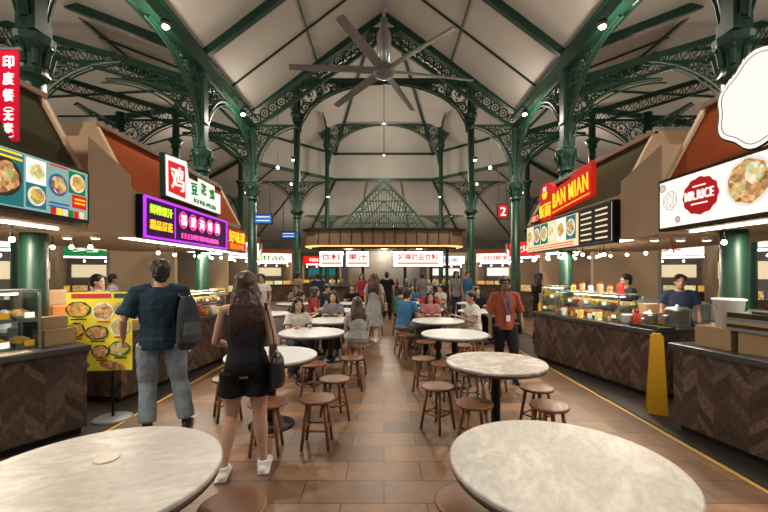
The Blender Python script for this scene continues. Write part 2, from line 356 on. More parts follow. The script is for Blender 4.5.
for sx in (-1,1):
    for y in (3.95,7.6,10.5): column(sx*NX,y,inn=(y>9),bk=(y<10),r=.12 if y<5 else .135)
    thing(MB().box((sx*NX,3.1,5.72),(.2,14.9,.3)).box((sx*NX,3.1,5.58),(.28,14.9,.04)).box((sx*NX,3.1,5.88),(.28,14.9,.04)),'longitudinal_beam',GREEN,'dark green iron beam resting on the columns along the aisle','beam',group='aisle beams')
    for (x,y,h) in ((3.6,15.9,9.6),(3.75,25.3,11.5),(8.4,15.5,8.4),(8.4,22.5,8.4)):
        q=root('iron_column','slender tall green iron column under the rotunda roof','column',(sx*x,y,0),group='green rotunda columns')
        part(colshaft(h,.15,.13),'shaft',GREENL if x<5 else GREEN,q,True)
        for zc in (4.0,h-1.6): part(MB().lathe([(.15,zc-.15),(.2,zc-.1),(.16,zc),(.27,zc+.12),(.27,zc+.2),(.15,zc+.24)],n=12),'capital',GREEN,q)
        if x<5:
            bracket(q,3.4,2.0 if y<20 else 2.6,(-sx,0,0),(-sx*.12,0,h-2.1 if y<20 else h-2.7),70,.042)
            bracket(q,1.8,1.5,(0,-1,0),(0,-.12,h-1.6))
            bracket(q,1.5,1.4,(sx,0,0),(sx*.12,0,h-1.6))
            bracket(q,1.3,1.2,(-sx,0,0),(-sx*.12,0,4.2)); bracket(q,1.3,1.2,(sx,0,0),(sx*.12,0,4.2))
        else: bracket(q,1.8,1.5,(0,1 if y<18 else -1,0),(0,.1 if y<18 else -.1,4.3))
    for y in (7.6,10.5):
        m=MB(); m.beam((sx*3.7,y,5.4),(sx*9,y,7.0),.09,.12); m.beam((sx*3.7,y,5.08),(sx*9,y,6.68),.06,.07)
        for i in range(22):
            a=3.85+i*.235; z=5.24+(a-3.7)*.302; m.ring((sx*a,y,z),.1,(1,0,0),(0,0,1),.015,8,4); m.beam((sx*(a-.11),y,z-.14),(sx*(a+.11),y,z+.14),.02,.02,up=(0,1,0))
        thing(m,'side_truss',GREEN,'green lattice truss reaching out over the stalls','truss',group='side trusses')
for sx in (-1,1):
    for (x,y) in ((7.2,7.6),(7.2,10.5),(7.4,3.95)):
        q=root('iron_column','dark green outer column behind the food stalls','column',(sx*x,y,0),group='outer green columns')
        part(colshaft(6.0,.15,.12),'shaft',GREEN,q,True)
        part(MB().lathe([(.14,3.8),(.2,3.85),(.16,3.95),(.28,4.1),(.28,4.2),(.15,4.22)],n=14),'capital',GREEN,q)
        bracket(q,1.9,1.6,(-sx,0,0),(-sx*.1,0,4.2),60); bracket(q,1.6,1.6,(sx,0,0),(sx*.1,0,4.3)); bracket(q,1.4,1.4,(0,-1,0),(0,-.1,4.2))
def gable(y,hw,z0,z1,lab,lat=False,m=GREEN):
    mb=MB()
    for sx in (-1,1):
        if lat: mb.beam((sx*hw,y,z0),(0,y,z1),.16,.22,up=(0,1,0))
        else: mb.beam((sx*hw,y,z0),(0,y,z1),.16,.26,up=(0,1,0)); mb.beam((sx*hw*.97,y,z0-.45),(0,y,z1-.55),.09,.09,up=(0,1,0))
        L=math.hypot(hw,z1-z0); k=int(L/.27)
        if not lat:
            for i in range(k):
                f=(i+.5)/k; c=V(sx*hw*(1-f),y,z0+(z1-z0)*f-.3); mb.ring(c,.125,(1,0,0),(0,0,1),.022,10,4); mb.ring(c,.05,(1,0,0),(0,0,1),.018,8,4)
    if lat:
        mb.beam((-hw,y,z0),(hw,y,z0),.12,.22)
        for i in range(-16,17): mb.beam((i*.12,y,z0),(i*hw/17,y,z0+(z1-z0)*(1-abs(i)/17)),.06,.07,up=(0,1,0))
        for f in (.2,.4,.6,.8): mb.beam((-hw*(1-f),y,z0+(z1-z0)*f),(hw*(1-f),y,z0+(z1-z0)*f),.06,.08)
        for sx in (-1,1):
            for g in (.85,.6,.35): mb.beam((sx*hw*g,y,z0),(0,y,z0+(z1-z0)*g),.07,.09,up=(0,1,0))
    thing(mb,'gable_truss',m,lab,'truss')
gable(10.5,NX,EH+.05,8.6,'green iron gable truss with ring ornament above the aisle')
gable(24.9,3.2,4.15,7.7,'green lattice gable with radiating bars at hall end',True,GREENL)
gable(15.9,3.45,9.7,12.2,'tall green gable truss under the rotunda roof')
thing(MB().beam((-3.6,15.9,9.55),(3.6,15.9,9.55),.14,.22),'cross_beam',GREEN,'green beam spanning the tall rotunda columns','beam')
thing(MB().beam((-3.6,24.9,4.0),(3.6,24.9,4.0),.14,.18),'cross_beam',GREEN,'green tie beam carrying the far lattice gable','beam')
# ------------------------------------------------------------ ceiling fan
fy=6.0
f=root('ceiling_fan','large grey industrial ceiling fan with six long blades','ceiling fan',(0,fy,0))
FG=mat('fan_grey',(.20,.20,.20),.4,.3,var=.05)
part(MB().lathe([(.025,4.9),(.025,8.6)],n=10),'rod',GREY,f,True)
part(MB().lathe([(.08,4.85),(.11,4.88),(.11,5.35),(.07,5.42),(.05,5.6)],n=20),'motor',STEEL,f,True)
part(MB().lathe([(.04,4.66),(.15,4.7),(.17,4.76),(.17,4.82),(.12,4.86)],n=24),'hub',FG,f,True)
for k in range(6):
    a=math.radians(8+60*k); d=V(math.cos(a),math.sin(a),0); sd=V(-d.y,d.x,.25)
    part(MB().tube([d*.15+V(0,0,4.77),d*.5+V(0,0,4.77),d*1.45+V(0,0,4.73)],[(.08,.012),(.075,.012),(.06,.009)],8,side=sd),'blade',FG,f)
# ------------------------------------------------------------ tables
def mk_table(topm,label,R=.53):
    r=root('round_table',label,'table')
    part(MB().lathe([(R-.012,.722),(R,.73),(R,.745),(R-.006,.75)],n=64),'table_top',topm,r)
    part(MB().lathe([(R-.06,.69),(R-.008,.70),(R-.006,.7215),(R-.06,.7215)],n=48),'rim',WOODR,r,True)
    part(MB().lathe([(.05,.03),(.045,.1),(.045,.64),(.09,.69)],n=16),'pedestal',DARK,r,True)
    part(MB().lathe([(.24,0),(.24,.015),(.2,.03),(.06,.05)],n=32),'base',DARK,r,True)
    return r
GT='round food court tables'
t=mk_table(WASH,'round table with cream-white stone top on black pedestal',.52); t.location=(-1.265,1.67,0); t['group']=GT; t.rotation_euler=(0,0,.4)
dup(t,(.82,1.77,0),1.2,.98,group=GT)
m_=mk_table(MARB,'round table with veined white marble top',.48); m_.location=(1.10,3.78,0); m_['group']=GT
p_=mk_table(PALE,'round table with pale grey stone top on black pedestal',.48); p_.location=(1.02,5.55,0); p_['group']=GT
TB=[(1.0,7.1),(.95,9.3),(-1.2,4.1),(-1.07,5.7),(-1.0,7.15),(-.95,9.1),(-2.5,8.3),(2.2,8.9),(-1.0,11.2),(1.0,11.4),(2.6,11.2),(-2.6,11.0)]
for i,(x,y) in enumerate(TB): dup(p_,(x,y,0),i*.7,group=GT)
thing(MB().lathe([(.045,0),(.055,.002),(.05,.005)],n=20),'coaster',mat('saucer_beige',(.6,.54,.46),.4),'small flat round coaster on the cream table','coaster',(-1.3,1.8,.7501))
# ------------------------------------------------------------ stools
st=root('wooden_stool','round brown wooden stool with splayed legs','stool')
part(MB().lathe([(.13,.42),(.165,.425),(.17,.437),(.168,.448),(.155,.452),(0,.452)],n=32),'seat',WOODD,st,True)
for k in range(4):
    a=pi/4+k*pi/2; part(MB().tube([(math.cos(a)*.11,math.sin(a)*.11,.422),(math.cos(a)*.175,math.sin(a)*.175,0)],[.019,.015],8),'leg',WOODD,st,True)
for k in range(4):
    a=pi/4+k*pi/2; b=a+pi/2; R1=.148; part(MB().tube([(math.cos(a)*R1,math.sin(a)*R1,.17),(math.cos(b)*R1,math.sin(b)*R1,.17)],.011,6),'rail',WOODD,st,True)
GS='wooden stools around the tables'
SP=[(-.63,3.62),(-.55,4.28),(-.45,5.35),(-.91,5.0),(-1.07,3.5),(-.61,7.4),(-1.75,4.3),(-.42,6.25),(.56,4.0),(.82,3.48),(1.57,3.95),(1.47,3.42),(1.05,4.55),(.78,5.0),(.55,5.3),(.72,6.6),(1.25,6.3),(1.5,5.2),(.43,1.98),(-.76,1.93),(.45,7.3),(1.5,7.2),(-.55,9),(.5,9.3),(1.4,9.6),(-1.4,9.4),(-1.6,6.1),(1.7,8.7),(2.7,9.1),(.6,10.9),(-1.5,11),(-.6,11.5),(1.5,11.6),(-2.0,8.0),(-2.9,8.7)]
st.location=SP[0]+(0,); st['group']=GS
def stool(x,y): dup(st,(x,y,0),random.random()*1.5,group=GS)
for p in SP[1:]: stool(*p)
# ------------------------------------------------------------ signs and stalls
def disc(mb,c,r,y,n=24,wob=0):
    pts=[(c[0]+math.cos(2*pi*i/n)*r*(1+wob*math.sin(i*2.7)),y,c[1]+math.sin(2*pi*i/n)*r*(1+wob*math.cos(i*1.9))) for i in range(n)]
    mb.prism(pts,(0,.003,0))
LPL=E('plate_white',(.85,.84,.78),.6); LPLD=E('plate_dark',(.05,.035,.03),.4)
def picture(parent,x,z,w,h,bg,food,y=-.045,plate=None):
    plate=plate or LPL
    mb=MB(); mb.box((x,y,z),(w,.006,h)); mb.cm=1; r=min(w,h)*.44; disc(mb,(x,z),r,y-.008); mb.cm=2; disc(mb,(x,z),r*.8,y-.013,18,.12)
    mb.cm=3; disc(mb,(x+r*.2,z+r*.2),r*.3,y-.017,9,.2); disc(mb,(x-r*.35,z-r*.15),r*.22,y-.017,9,.2)
    part(mb,'menu_picture',[bg,plate,food,F_GR if food is not F_GR else F_OR],parent)
def strips(parent,x,z,w,n,m,y=-.052,dz=.04):
    for i in range(n): part(MB().box((x,y,z-i*dz),(w,.004,.014)),'price_row',m,parent)
def board(name,label,loc,rz,w,h,face,frame=DARK,d=.08,cat='sign',fr=.03):
    r=root(name,label,cat,loc,rz)
    part(MB().box((0,0,0),(w,d,h)),'backing',frame,r)
    part(MB().box((0,-d/2-.003,0),(w-2*fr,.008,h-2*fr)),'panel',face,r)
    return r
RZ={-1:pi/2,1:-pi/2}
def canopy(sx,y0,y1,slope,lab):
    r=root('stall_canopy',lab,'stall canopy',(0,0,0),group='food stall canopies')
    X=lambda a:sx*a
    part(MB().box((X(4.1),(y0+y1)/2,2.33),(2.3,y1-y0,.54)),'fascia_box',BEIGE,r)
    part(MB().prism([(X(2.97),y0+.05,2.6),(X(2.97),y1-.05,2.6),(X(3.38),y1-.05,3.35),(X(3.38),y0+.05,3.35)],(X(.05),0,0)),'sloping_panel',slope,r)
    for ye in (y0,y1-.06): part(MB().prism([(X(2.95),ye,2.6),(X(3.36),ye,3.38),(X(4.8),ye,3.38),(X(5.2),ye,2.6)],(0,.06,0)),'end_panel',BEIGE,r)
    for i in range(int((y1-y0)/.12)): part(MB().box((X(4.1),y0+.06+i*.12,3.42),(1.45,.03,.05)),'roof_slat',GREY,r)
    part(MB().box((X(3.36),(y0+y1)/2,3.37),(.06,y1-y0,.05)),'edge_trim',BEIGE,r)
    part(MB().box((X(3.15),(y0+y1)/2,2.045),(.04,(y1-y0)*.92,.02)),'tube_light',LCOOL,r)
    return r
canopy(-1,1.2,3.8,OLIVE,'beige stall canopy with dark olive sloping front')
canopy(-1,4.45,7.9,TERRA,'beige stall canopy with rust red sloping front')
canopy(1,1.2,4.05,TERRA,'beige stall canopy with rust red sloping front')
canopy(1,4.75,7.9,OLIVE,'beige stall canopy with dark olive sloping front')
for sx,y0,y1 in ((-1,3.8,4.45),(1,4.05,4.75)):
    m=MB().prism([(sx*2.93,y0,2.03),(sx*2.93,y1,2.03),(sx*2.93,y1,2.75),(sx*2.93,y0,2.98)],(sx*2.2,0,0))
    thing(m,'canopy_infill',BEIGE,'plain beige panel box joining two stall canopies','stall canopy')
    for k in range(3):
        q=root('downlight','small round downlight under the beige canopy','lamp',(sx*(3.1+k*.3),(y0+y1)/2,2.0),group='canopy downlights')
        part(MB().lathe([(.05,.03),(.055,.0),(.04,-.01)],n=14),'housing',WHITE,q); part(MB().lathe([(.038,-.012),(.001,-.02)],n=14),'bulb',LWH,q)
TILEW=mat('stall_back_panel',(.24,.22,.2),.5,var=.2,scale=4)
for sx in (-1,1):
    for y0,y1 in ((1.2,3.8),(4.6,7.9)):
        struct(MB().box((sx*5.25,(y0+y1)/2,.55),(.08,y1-y0,1.1)),'wall_stall',TILEW)
        q=root('back_workbench','stainless steel workbench along the back of a stall','workbench',(sx*4.95,(y0+y1)/2,0),group='stall workbenches')
        part(MB().box((0,0,.86),(.5,(y1-y0)*.9,.04)),'bench_top',STEEL,q); part(MB().box((0,0,.3),(.46,(y1-y0)*.88,.03)),'bench_shelf',STEEL,q)
        for a in (-1,1):
            for b in (-1,1): part(MB().box((a*.2,b*(y1-y0)*.42,.42),(.04,.04,.84)),'leg',STEEL,q)
        for k in range(6):
            yy=y0+.4+k*(y1-y0-.8)/5; h=random.uniform(.12,.3); rr=random.uniform(.06,.12)
            thing(MB().lathe([(rr*.9,0),(rr,.02),(rr,h),(rr*1.04,h+.01),(rr*.4,h+.04),(.02,h+.05)],n=16),'kitchen_pot',random.choice([STEEL,STEEL,WHITE,GREY]),'steel or enamel kitchen pot on a stall workbench','pot',(sx*4.95,yy,.8805),group='pots on stall workbenches',smooth=True)
# L1 menu sign
LPT=E('pale_teal',(.25,.45,.42),.6)
s=board('menu_sign','long illuminated menu sign crowded with food pictures',(-2.9,2.85,2.35),RZ[-1],1.75,.5,LPT)
picture(s,-.3,0,.3,.42,LCRM,F_GR); picture(s,.02,.0,.34,.42,LTEAL,F_BR,plate=LPLD); picture(s,.3,.1,.18,.2,LW,F_WH); picture(s,.3,-.1,.18,.2,LTEAL,F_OR); picture(s,.51,.04,.22,.3,LPT,F_BR,plate=LBLU); picture(s,.72,.1,.19,.2,LGRN,F_OR)
strips(s,.06,.19,.2,2,LYEL,-.064); strips(s,.51,.2,.18,1,LRED,-.06,.03); strips(s,.51,-.125,.2,2,LBLU,-.06,.03)
for i in range(6): part(MB().box((.46+.062*i,-.05,-.19),(.048,.005,.06)),'price_tag',[LRED,LYEL,LCRM,LGRN,LRED,LCRM][i],s)
part(MB().box((.74,-.052,-.07),(.16,.005,.12)),'price_tag',LRED,s); strips(s,.74,-.05,.12,2,LYEL,-.058,.035)
s=root('hanging_banner','narrow red vertical banner with white characters','banner',(-3.05,3.12,3.06))
part(MB().box((0,0,0),(.17,.012,.74)),'cloth',E('banner_red',(.5,.004,.025),.5),s); part(MB().box((0,0,.38),(.2,.02,.02)),'rod',STEEL,s)
for i,ch in enumerate('印度餐'): text(ch,.085,.1,LW,s,(.01,-.012,.27-i*.135),0)
part(MB().tube([(-.03,-.01,-.115),(-.012,-.01,-.1),(.032,-.01,-.1),(.05,-.01,-.115)],.004,5),'bracket_mark',LW,s)
for i,ch in enumerate('无素'): text(ch,.075,.08,LW,s,(.01,-.012,-.165-i*.1),0)
part(MB().tube([(-.03,-.01,-.325),(-.012,-.01,-.338),(.032,-.01,-.338),(.05,-.01,-.325)],.004,5),'bracket_mark',LW,s)
# L2 LED sign
s=board('led_sign','illuminated stall sign with purple neon border and glowing characters',(-2.9,5.75,2.3),RZ[-1],2.4,.52,E('led_base',(.03,.004,.05),.5),DARK)
mb=MB()
for z in (-.24,.24): mb.box((0,-.05,z),(2.38,.03,.025))
for x in (-1.18,1.18): mb.box((x,-.05,0),(.025,.03,.5))
part(mb,'neon_border',LPUR,s)
text('鲜榨果汁',.5,.12,LLIME,s,(-.83,-.056,.11),.01); text('甜品豆花',.5,.12,LYEL,s,(-.83,-.056,-.08),.01)
part(MB().box((-.51,-.05,0),(.02,.01,.42)),'divider',LPUR,s)
MAG=E('magenta',(.5,.005,.18),.6)
for i,ch in enumerate('福建海鲜面'): 
    mb=MB(); disc(mb,(-.31+i*.275,.07),.118,-.056,20); part(mb,'letter_disc',MAG,s); mb=MB().ring((-.31+i*.275,-.06,.07),.114,(1,0,0),(0,0,1),.006,20,4); part(mb,'disc_rim',LPINK,s); text(ch,.145,.155,LW,s,(-.31+i*.275,-.064,.07),.01)
text('日日鲜美味面饭',1.2,.08,LPINK,s,(.25,-.056,-.15),.0)
s=board('led_sign','small illuminated orange-red sign with glowing characters',(-2.9,7.45,2.26),RZ[-1],1.0,.46,E('ember',(.3,.02,.004),.6)); text('好味道',.8,.22,LYEL,s,(0,-.055,.05),.015); text('美食小吃',.7,.11,LORG,s,(0,-.055,-.13),.01)
s=root('shop_sign','white stepped cut-out shop sign with green and red characters','sign',(-2.96,6.02,2.93),RZ[-1])
out=[(-.88,-.28),(.85,-.28),(.85,.1),(.62,.1),(.62,.2),(.0,.2),(.0,.13),(-.26,.13),(-.32,.36),(-.9,.3)]
part(MB().prism([(a,.04,b) for a,b in out],(0,-.07,0)),'backing',GREENL,s)
inn_=[(-.86,-.26),(.83,-.26),(.83,.08),(.6,.08),(.6,.18),(.02,.18),(.02,.11),(-.28,.11),(-.335,.335),(-.875,.28)]
part(MB().prism([(a,-.032,b) for a,b in inn_],(0,-.008,0)),'panel',LW,s)
part(MB().prism([(-.82,-.042,-.2),(-.38,-.042,-.22),(-.4,-.042,.25),(-.83,-.042,.22)],(0,-.006,0)),'red_field',LRED,s)
text('鸡',.34,.34,LW,s,(-.61,-.055,.015),.01,rot=.08)
for i,ch in enumerate('豆花鸡'): text(ch,.19,.18,LGRN,s,(-.12+i*.3,-.048,[-.02,.04,.02][i]),.03,rot=[.1,-.08,.06][i])
text('好味鸡饭',.8,.08,LGRN,s,(.25,-.048,-.19),.0)
# R2 menu board + shop sign
s=board('menu_sign','illuminated menu board with noodle pictures and dark price list',(2.9,6.24,2.27),RZ[1],2.9,.54,LCRM)
for i in range(6): picture(s,-1.25+i*.325,.05,.3,.36,[LCRM,LTEAL,LGRN,LCRM,LW,LTEAL][i],FOODS[i%4])
strips(s,-.45,-.17,1.8,2,LRED,-.048,.04)
part(MB().box((1.02,-.05,0),(.8,.008,.48)),'price_list',LDK,s)
for i in range(6):
    for j in (-.19,.19): part(MB().box((1.02+j,-.056,.19-i*.075),(.28,.004,.022)),'price_row',LCRM,s)
LRO=E('red_orange',(.5,.012,.006),.65)
s=root('shop_sign','slanted cut-out red shop sign with yellow letters','sign',(2.95,6.25,2.86),RZ[1])
out=[(-.95,-.3),(-.45,-.3),(-.45,-.24),(.84,-.14),(.84,.34),(.3,.31),(.25,.25),(-.4,.19),(-.42,.28),(-.55,.36),(-.72,.38),(-.88,.33),(-.98,.2)]
part(MB().prism([(a,.04,b) for a,b in out],(0,-.07,0)),'backing',LRO,s)
tl=.075
text('BAN MIAN',1.14,.25,LYEL,s,(.2,-.04,.04),.01,spacing=1.15,rot=tl); text('板',.24,.24,LYEL,s,(-.84,-.04,-.11),.015); text('面',.24,.24,LYEL,s,(-.58,-.04,-.11),.015)
part(MB().beam((-.4,-.035,-.2),(.8,-.035,-.105),.006,.025,up=(0,1,0)),'underline',LYEL,s)
bw=[(-.11,.05),(.11,.05),(.08,-.03),(.04,-.06),(-.04,-.06),(-.08,-.03)]
part(MB().prism([(-.71+a,-.035,.16+b) for a,b in bw],(0,-.01,0)),'bowl_emblem',LYEL,s)
for q in (-.05,0,.05): part(MB().tube([(-.71+q,-.04,.23),(-.7+q,-.04,.25),(-.72+q,-.04,.28),(-.7+q,-.04,.31)],.007,5,side=(0,1,0)),'steam_line',LW,s)
s=board('small_sign','small cream notice sign with red text above a stall',(2.93,7.35,2.66),RZ[1],.36,.16,LCRM); text('手工面',.3,.1,LRED,s,(0,-.05,0))
# R1 rice sign
s=board('menu_sign','white illuminated rice stall sign with red badge and food plate',(2.9,3.1,2.31),RZ[1],1.8,.52,LW,OLIVE)
bp=[]
for i in range(72):
    q=2*pi*i/72; r=.168*(1+.03*math.cos(12*q)); bp.append((-.36+r*1.14*math.cos(q),-.05,r*1.0*math.sin(q)+.01))
part(MB().prism(bp,(0,-.008,0)),'badge',LDRED,s)
text('MR.RICE',.31,.085,LW,s,(-.36,-.065,.02),.004,spacing=1.1)
part(MB().box((-.36,-.062,.1),(.14,.004,.012)),'badge_bar',LW,s); part(MB().box((-.36,-.062,-.06),(.18,.004,.012)),'badge_bar',LW,s)
mb=MB(); LINE=E('grey_line',(.3,.25,.22),.2)
for (a,b,r) in ((-.72,.03,.09),(-.82,.17,.04),(-.62,-.17,.03)):
    mb.ring((a,-.055,b),r,(1,0,0),(0,0,1),.003,16,4)
    for k in range(6): mb.ring((a+math.cos(k*pi/3)*r*.6,-.055,b+math.sin(k*pi/3)*r*.6),r*.25,(1,0,0),(0,0,1),.0025,8,4)
part(mb,'flower_pattern',LINE,s)
def plate(s,x,z,r,food):
    mb=MB(); disc(mb,(x,z),r,-.056,32); mb.cm=1; disc(mb,(x,z),r*.86,-.06,26,.05); mb.cm=2; disc(mb,(x+r*.3,z+r*.25),r*.4,-.064,14,.12); mb.cm=3; disc(mb,(x-r*.4,z-r*.3),r*.32,-.064,14,.2)
    part(mb,'menu_picture',[LPL,food,F_WH,F_GR],s)
plate(s,.1,.03,.2,F_BR); plate(s,.6,.03,.2,F_OR)
s=root('shop_sign','large white scalloped shop emblem sign with lit rim','sign',(3.0,2.98,3.0),RZ[1])
pts=[]
for i in range(48):
    q=2*pi*i/48; r=.38*(1+.05*math.cos(7*q)); pts.append((r*math.cos(q)*1.08,0,r*math.sin(q)))
part(MB().prism(pts,(0,-.06,0)),'white_panel',LW,s); part(MB().tube([(p[0]*1.0,-.05,p[2]*1.0) for p in pts],.012,6,side=(0,1,0),closed=True),'rim',DARK,s)
part(MB().tube([(p[0]*.9,-.064,p[2]*.9) for p in pts],.004,5,side=(0,1,0),closed=True),'inner_outline',LINE,s)
def bulb(x,y,z,r=.022,cord=.18,m=LWH,lab='glowing round pendant bulb hanging over a stall'):
    q=root('pendant_bulb',lab,'lamp',(x,y,z),group='pendant bulbs')
    part(MB().ell((0,0,0),(r,r,r*1.1),n=12,m=8),'bulb',m,q,True); part(MB().lathe([(.011,r*.8),(.011,r+.03),(.004,r+.04),(.003,r+cord)],n=8),'cord',DARK,q)
rb=random.Random(4)
for i in range(10): bulb(2.84+.12*(i%2),5.0+i*.28+rb.uniform(-.08,.08),1.88+rb.uniform(-.03,.05),cord=.12)
for i in range(7): bulb(3.7,5.0+i*.4+rb.uniform(-.1,.1),1.9,cord=.12)
for i in range(5): bulb(-2.9-.1*(i%2),4.9+i*.6+rb.uniform(-.1,.1),1.88,cord=.12)
for i in range(3): bulb(-3.15-.22*i,4.12+i*.02,1.9,cord=.1)
for i in range(2): bulb(3.1,2.9+.6*i,1.9,cord=.1)
for i in range(2): bulb(-3.1,2.6+.6*i,1.9,cord=.1)
# ------------------------------------------------------------ counters
def counter(xa,ya,xb,yb,d,lab,h=.9):
    L=math.hypot(xb-xa,yb-ya); th=math.atan2(yb-ya,xb-xa)
    r=root('stall_counter',lab,'counter',((xa+xb)/2,(ya+yb)/2,0),th,group='stall counters')
    part(MB().box((0,d/2,(h-.06+.08)/2),(L,d,h-.06-.08)),'body',HERR,r)
    part(MB().box((0,d/2+.03,.04),(L-.05,d-.06,.08)),'plinth',DARK,r)
    part(MB().box((0,d/2-.02,h-.03),(L+.04,d+.06,.06)),'worktop',CHAR,r,bevel=.008)
    bpy.context.view_layer.update(); return r
CL='brown herringbone wood stall counter with charcoal worktop'
cL1=counter(-3.75,2.5,-3.0,3.88,.75,CL); cL2=counter(-3.25,4.75,-2.85,7.6,.7,CL); cR2=counter(2.85,7.3,3.42,4.85,.75,CL); cR1=counter(3.0,3.98,3.3,2.3,.8,CL)
def at(c,x,y,z=.9): return c.matrix_world@V(x,y,z)
def glass_case(c,x,y,w,d,h,lab,tiers=1):
    p=at(c,x,y); r=root('glass_display_case',lab,'display case',p,c.rotation_euler.z)
    m=MB()
    for sx in (-1,1):
        for sy in (-1,1): m.box((sx*(w/2-.01),sy*(d/2-.01),h/2),(.02,.02,h))
    for z in (.01,h-.01):
        for s2 in (-1,1): m.box((0,s2*(d/2-.01),z),(w,.02,.02)); m.box((s2*(w/2-.01),0,z),(.02,d,.02))
    part(m,'frame',STEEL,r)
    part(MB().box((0,-d/2+.004,h/2),(w-.04,.006,h-.04)),'glass_pane',GLASS,r); part(MB().box((w/2-.004,0,h/2),(.006,d-.04,h-.04)),'glass_pane',GLASS,r); part(MB().box((-w/2+.004,0,h/2),(.006,d-.04,h-.04)),'glass_pane',GLASS,r)
    part(MB().box((0,0,h-.0),(w,d,.012)),'lid',STEEL,r)
    part(MB().box((0,0,h-.035),(w*.8,.03,.02)),'case_lamp',LWH,r)
    for t_ in range(tiers):
        z=.03+t_*(h-.05)/tiers
        if t_: part(MB().box((0,0,z-.01),(w-.04,d-.04,.01)),'shelf',STEEL,r)
        n=max(2,int(w/.17))
        for i in range(n):
            xx=-w/2+w*(i+.5)/n; m=MB(); m.box((xx,0,z+.02),(w/n*.85,d*.7,.04)); m.cm=1
            m.ell((xx,0,z+.05),(w/n*.4,d*.32,.045),n=10,m=6)
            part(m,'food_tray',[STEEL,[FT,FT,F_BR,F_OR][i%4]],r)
            part(MB().box((xx,-d/2-.004,z+.05),(w/n*.4,.004,.05)),'price_card',[LPL,YEL,LPL,RED][(i+t_)%4],r)
    return r
glass_case(cL1,-.08,.28,1.05,.42,.56,'large glass food display case on dark counter',2)
glass_case(cR2,-.1,.38,1.3,.45,.4,'low glass display case filled with food trays',2)
glass_case(cR2,-1.0,.3,.4,.35,.48,'small glass case with snacks on the counter',2)
glass_case(cR1,.38,.3,.6,.4,.52,'glass display case with cooked food on counter',3)
glass_case(cL2,.5,.3,1.2,.4,.4,'glass display case on the dark stall counter',2)
def prop(kind,c,x,y,s=1,z=.9,m=None,rz=0,lab=None):
    p=at(c,x,y,z)
    if kind=='pot':
        r=root('cooking_pot',lab or 'stainless steel cooking pot with lid','pot',p); h=.2*s;R=.13*s
        part(MB().lathe([(R*.95,0),(R,.02),(R,h),(R*1.05,h+.01),(R*1.03,h-.0)],n=24),'body',m or STEEL,r,True)
        part(MB().lathe([(R*1.04,h+.011),(R*.8,h+.04),(.02,h+.055),(.02,h+.075),(.001,h+.08)],n=24),'lid',STEEL,r,True)
        for q in (-1,1): part(MB().ring((q*(R+.012),0,h*.7),.03,(1,0,0),(0,1,0),.006,10,4),'handle',STEEL,r)
        return r
    if kind=='box': 
        r=root('cardboard_box',lab or 'brown cardboard box on the counter','box',p,rz)
        part(MB().box((0,0,.1*s),(.34*s,.26*s,.2*s)),'carton',CARD,r,bevel=.004); part(MB().box((0,0,.2*s+.001),(.05*s,.26*s,.002)),'tape',BEIGE,r); return r
    if kind=='bucket':
        r=root('plastic_bucket',lab or 'white plastic bucket on a cardboard box','bucket',p)
        part(MB().lathe([(.09*s,0),(.115*s,.24*s),(.125*s,.245*s),(.125*s,.26*s),(.11*s,.26*s),(.1*s,.23*s)],n=24),'pail',m or WHITE,r,True)
        part(MB().tube([(.125*s*math.cos(a),0.0,.22*s-.1*s*math.sin(a)) for a in [pi*i/10 for i in range(11)]],.004,5),'handle',STEEL,r); return r
    if kind=='bottle':
        return thing(MB().lathe([(.03,0),(.032,.02),(.032,.13),(.012,.17),(.012,.2),(.014,.2),(.014,.22)],n=14),'sauce_bottle',m or RED,lab or 'sauce bottle standing on the counter','bottle',p,group='sauce bottles',smooth=True)
    if kind=='bowls':
        for k in range(6): thing(MB().lathe([(.03,0),(.035,.005),(.075,.04),(.078,.042),(.07,.04),(.03,.01)],n=20),'bowl',m or WHITE,'stacked melamine bowl on the counter','bowl',p+V(0,0,k*.018),group='stacked bowls',smooth=True)
    if kind=='jar':
        r=root('storage_jar',lab or 'lidded plastic jar on the counter','jar',p,group='lidded jars')
        part(MB().lathe([(.05*s,0),(.055*s,.01),(.055*s,.13*s),(.045*s,.15*s)],n=16),'body',m or CARD,r,True); part(MB().lathe([(.05*s,.15*s),(.05*s,.175*s),(.001,.178*s)],n=16),'lid',RED,r); return r
    if kind=='tray': return thing(MB().box((0,0,.012),(.4,.3,.02)).box((0,.14,.03),(.4,.015,.03)).box((0,-.14,.03),(.4,.015,.03)),'serving_tray',m or OLIVE,'rectangular serving tray on the counter','tray',p,c.rotation_euler.z)
prop('box',cR1,-.55,.24,1.0,rz=-1.4); prop('box',cR1,-.17,.25,.95,rz=-1.3); prop('bucket',cR1,-.5,.24,1.05,1.102); prop('pot',cR1,-.62,.62,1.4); prop('pot',cR1,-.15,.6,1.5)
for i in range(5): prop('tray',cR1,-.2,.24,z=1.093+.03*i,m=[GREY,OLIVE,BEIGE,GREY,OLIVE][i])
prop('box',cR2,.72,.5,.8,rz=.3); prop('box',cR2,.72,.5,.6,z=1.062,rz=.1); prop('pot',cR2,1.1,.55,1.1); prop('pot',cR2,.92,.3,.7); prop('bowls',cR2,.68,.15); prop('bottle',cR2,.78,.2); prop('bottle',cR2,-1.15,.05,m=YEL) ; prop('bottle',cR2,.92,.1,m=RED); prop('tray',cR2,1.08,.15)
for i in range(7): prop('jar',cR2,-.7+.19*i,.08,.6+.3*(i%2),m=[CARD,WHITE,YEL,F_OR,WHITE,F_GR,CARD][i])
for i in range(6): prop('jar',cR2,-.65+.2*i,.38,.7+.2*(i%2),z=1.307,m=[F_OR,CARD,WHITE,CARD,F_BR,RED][i])
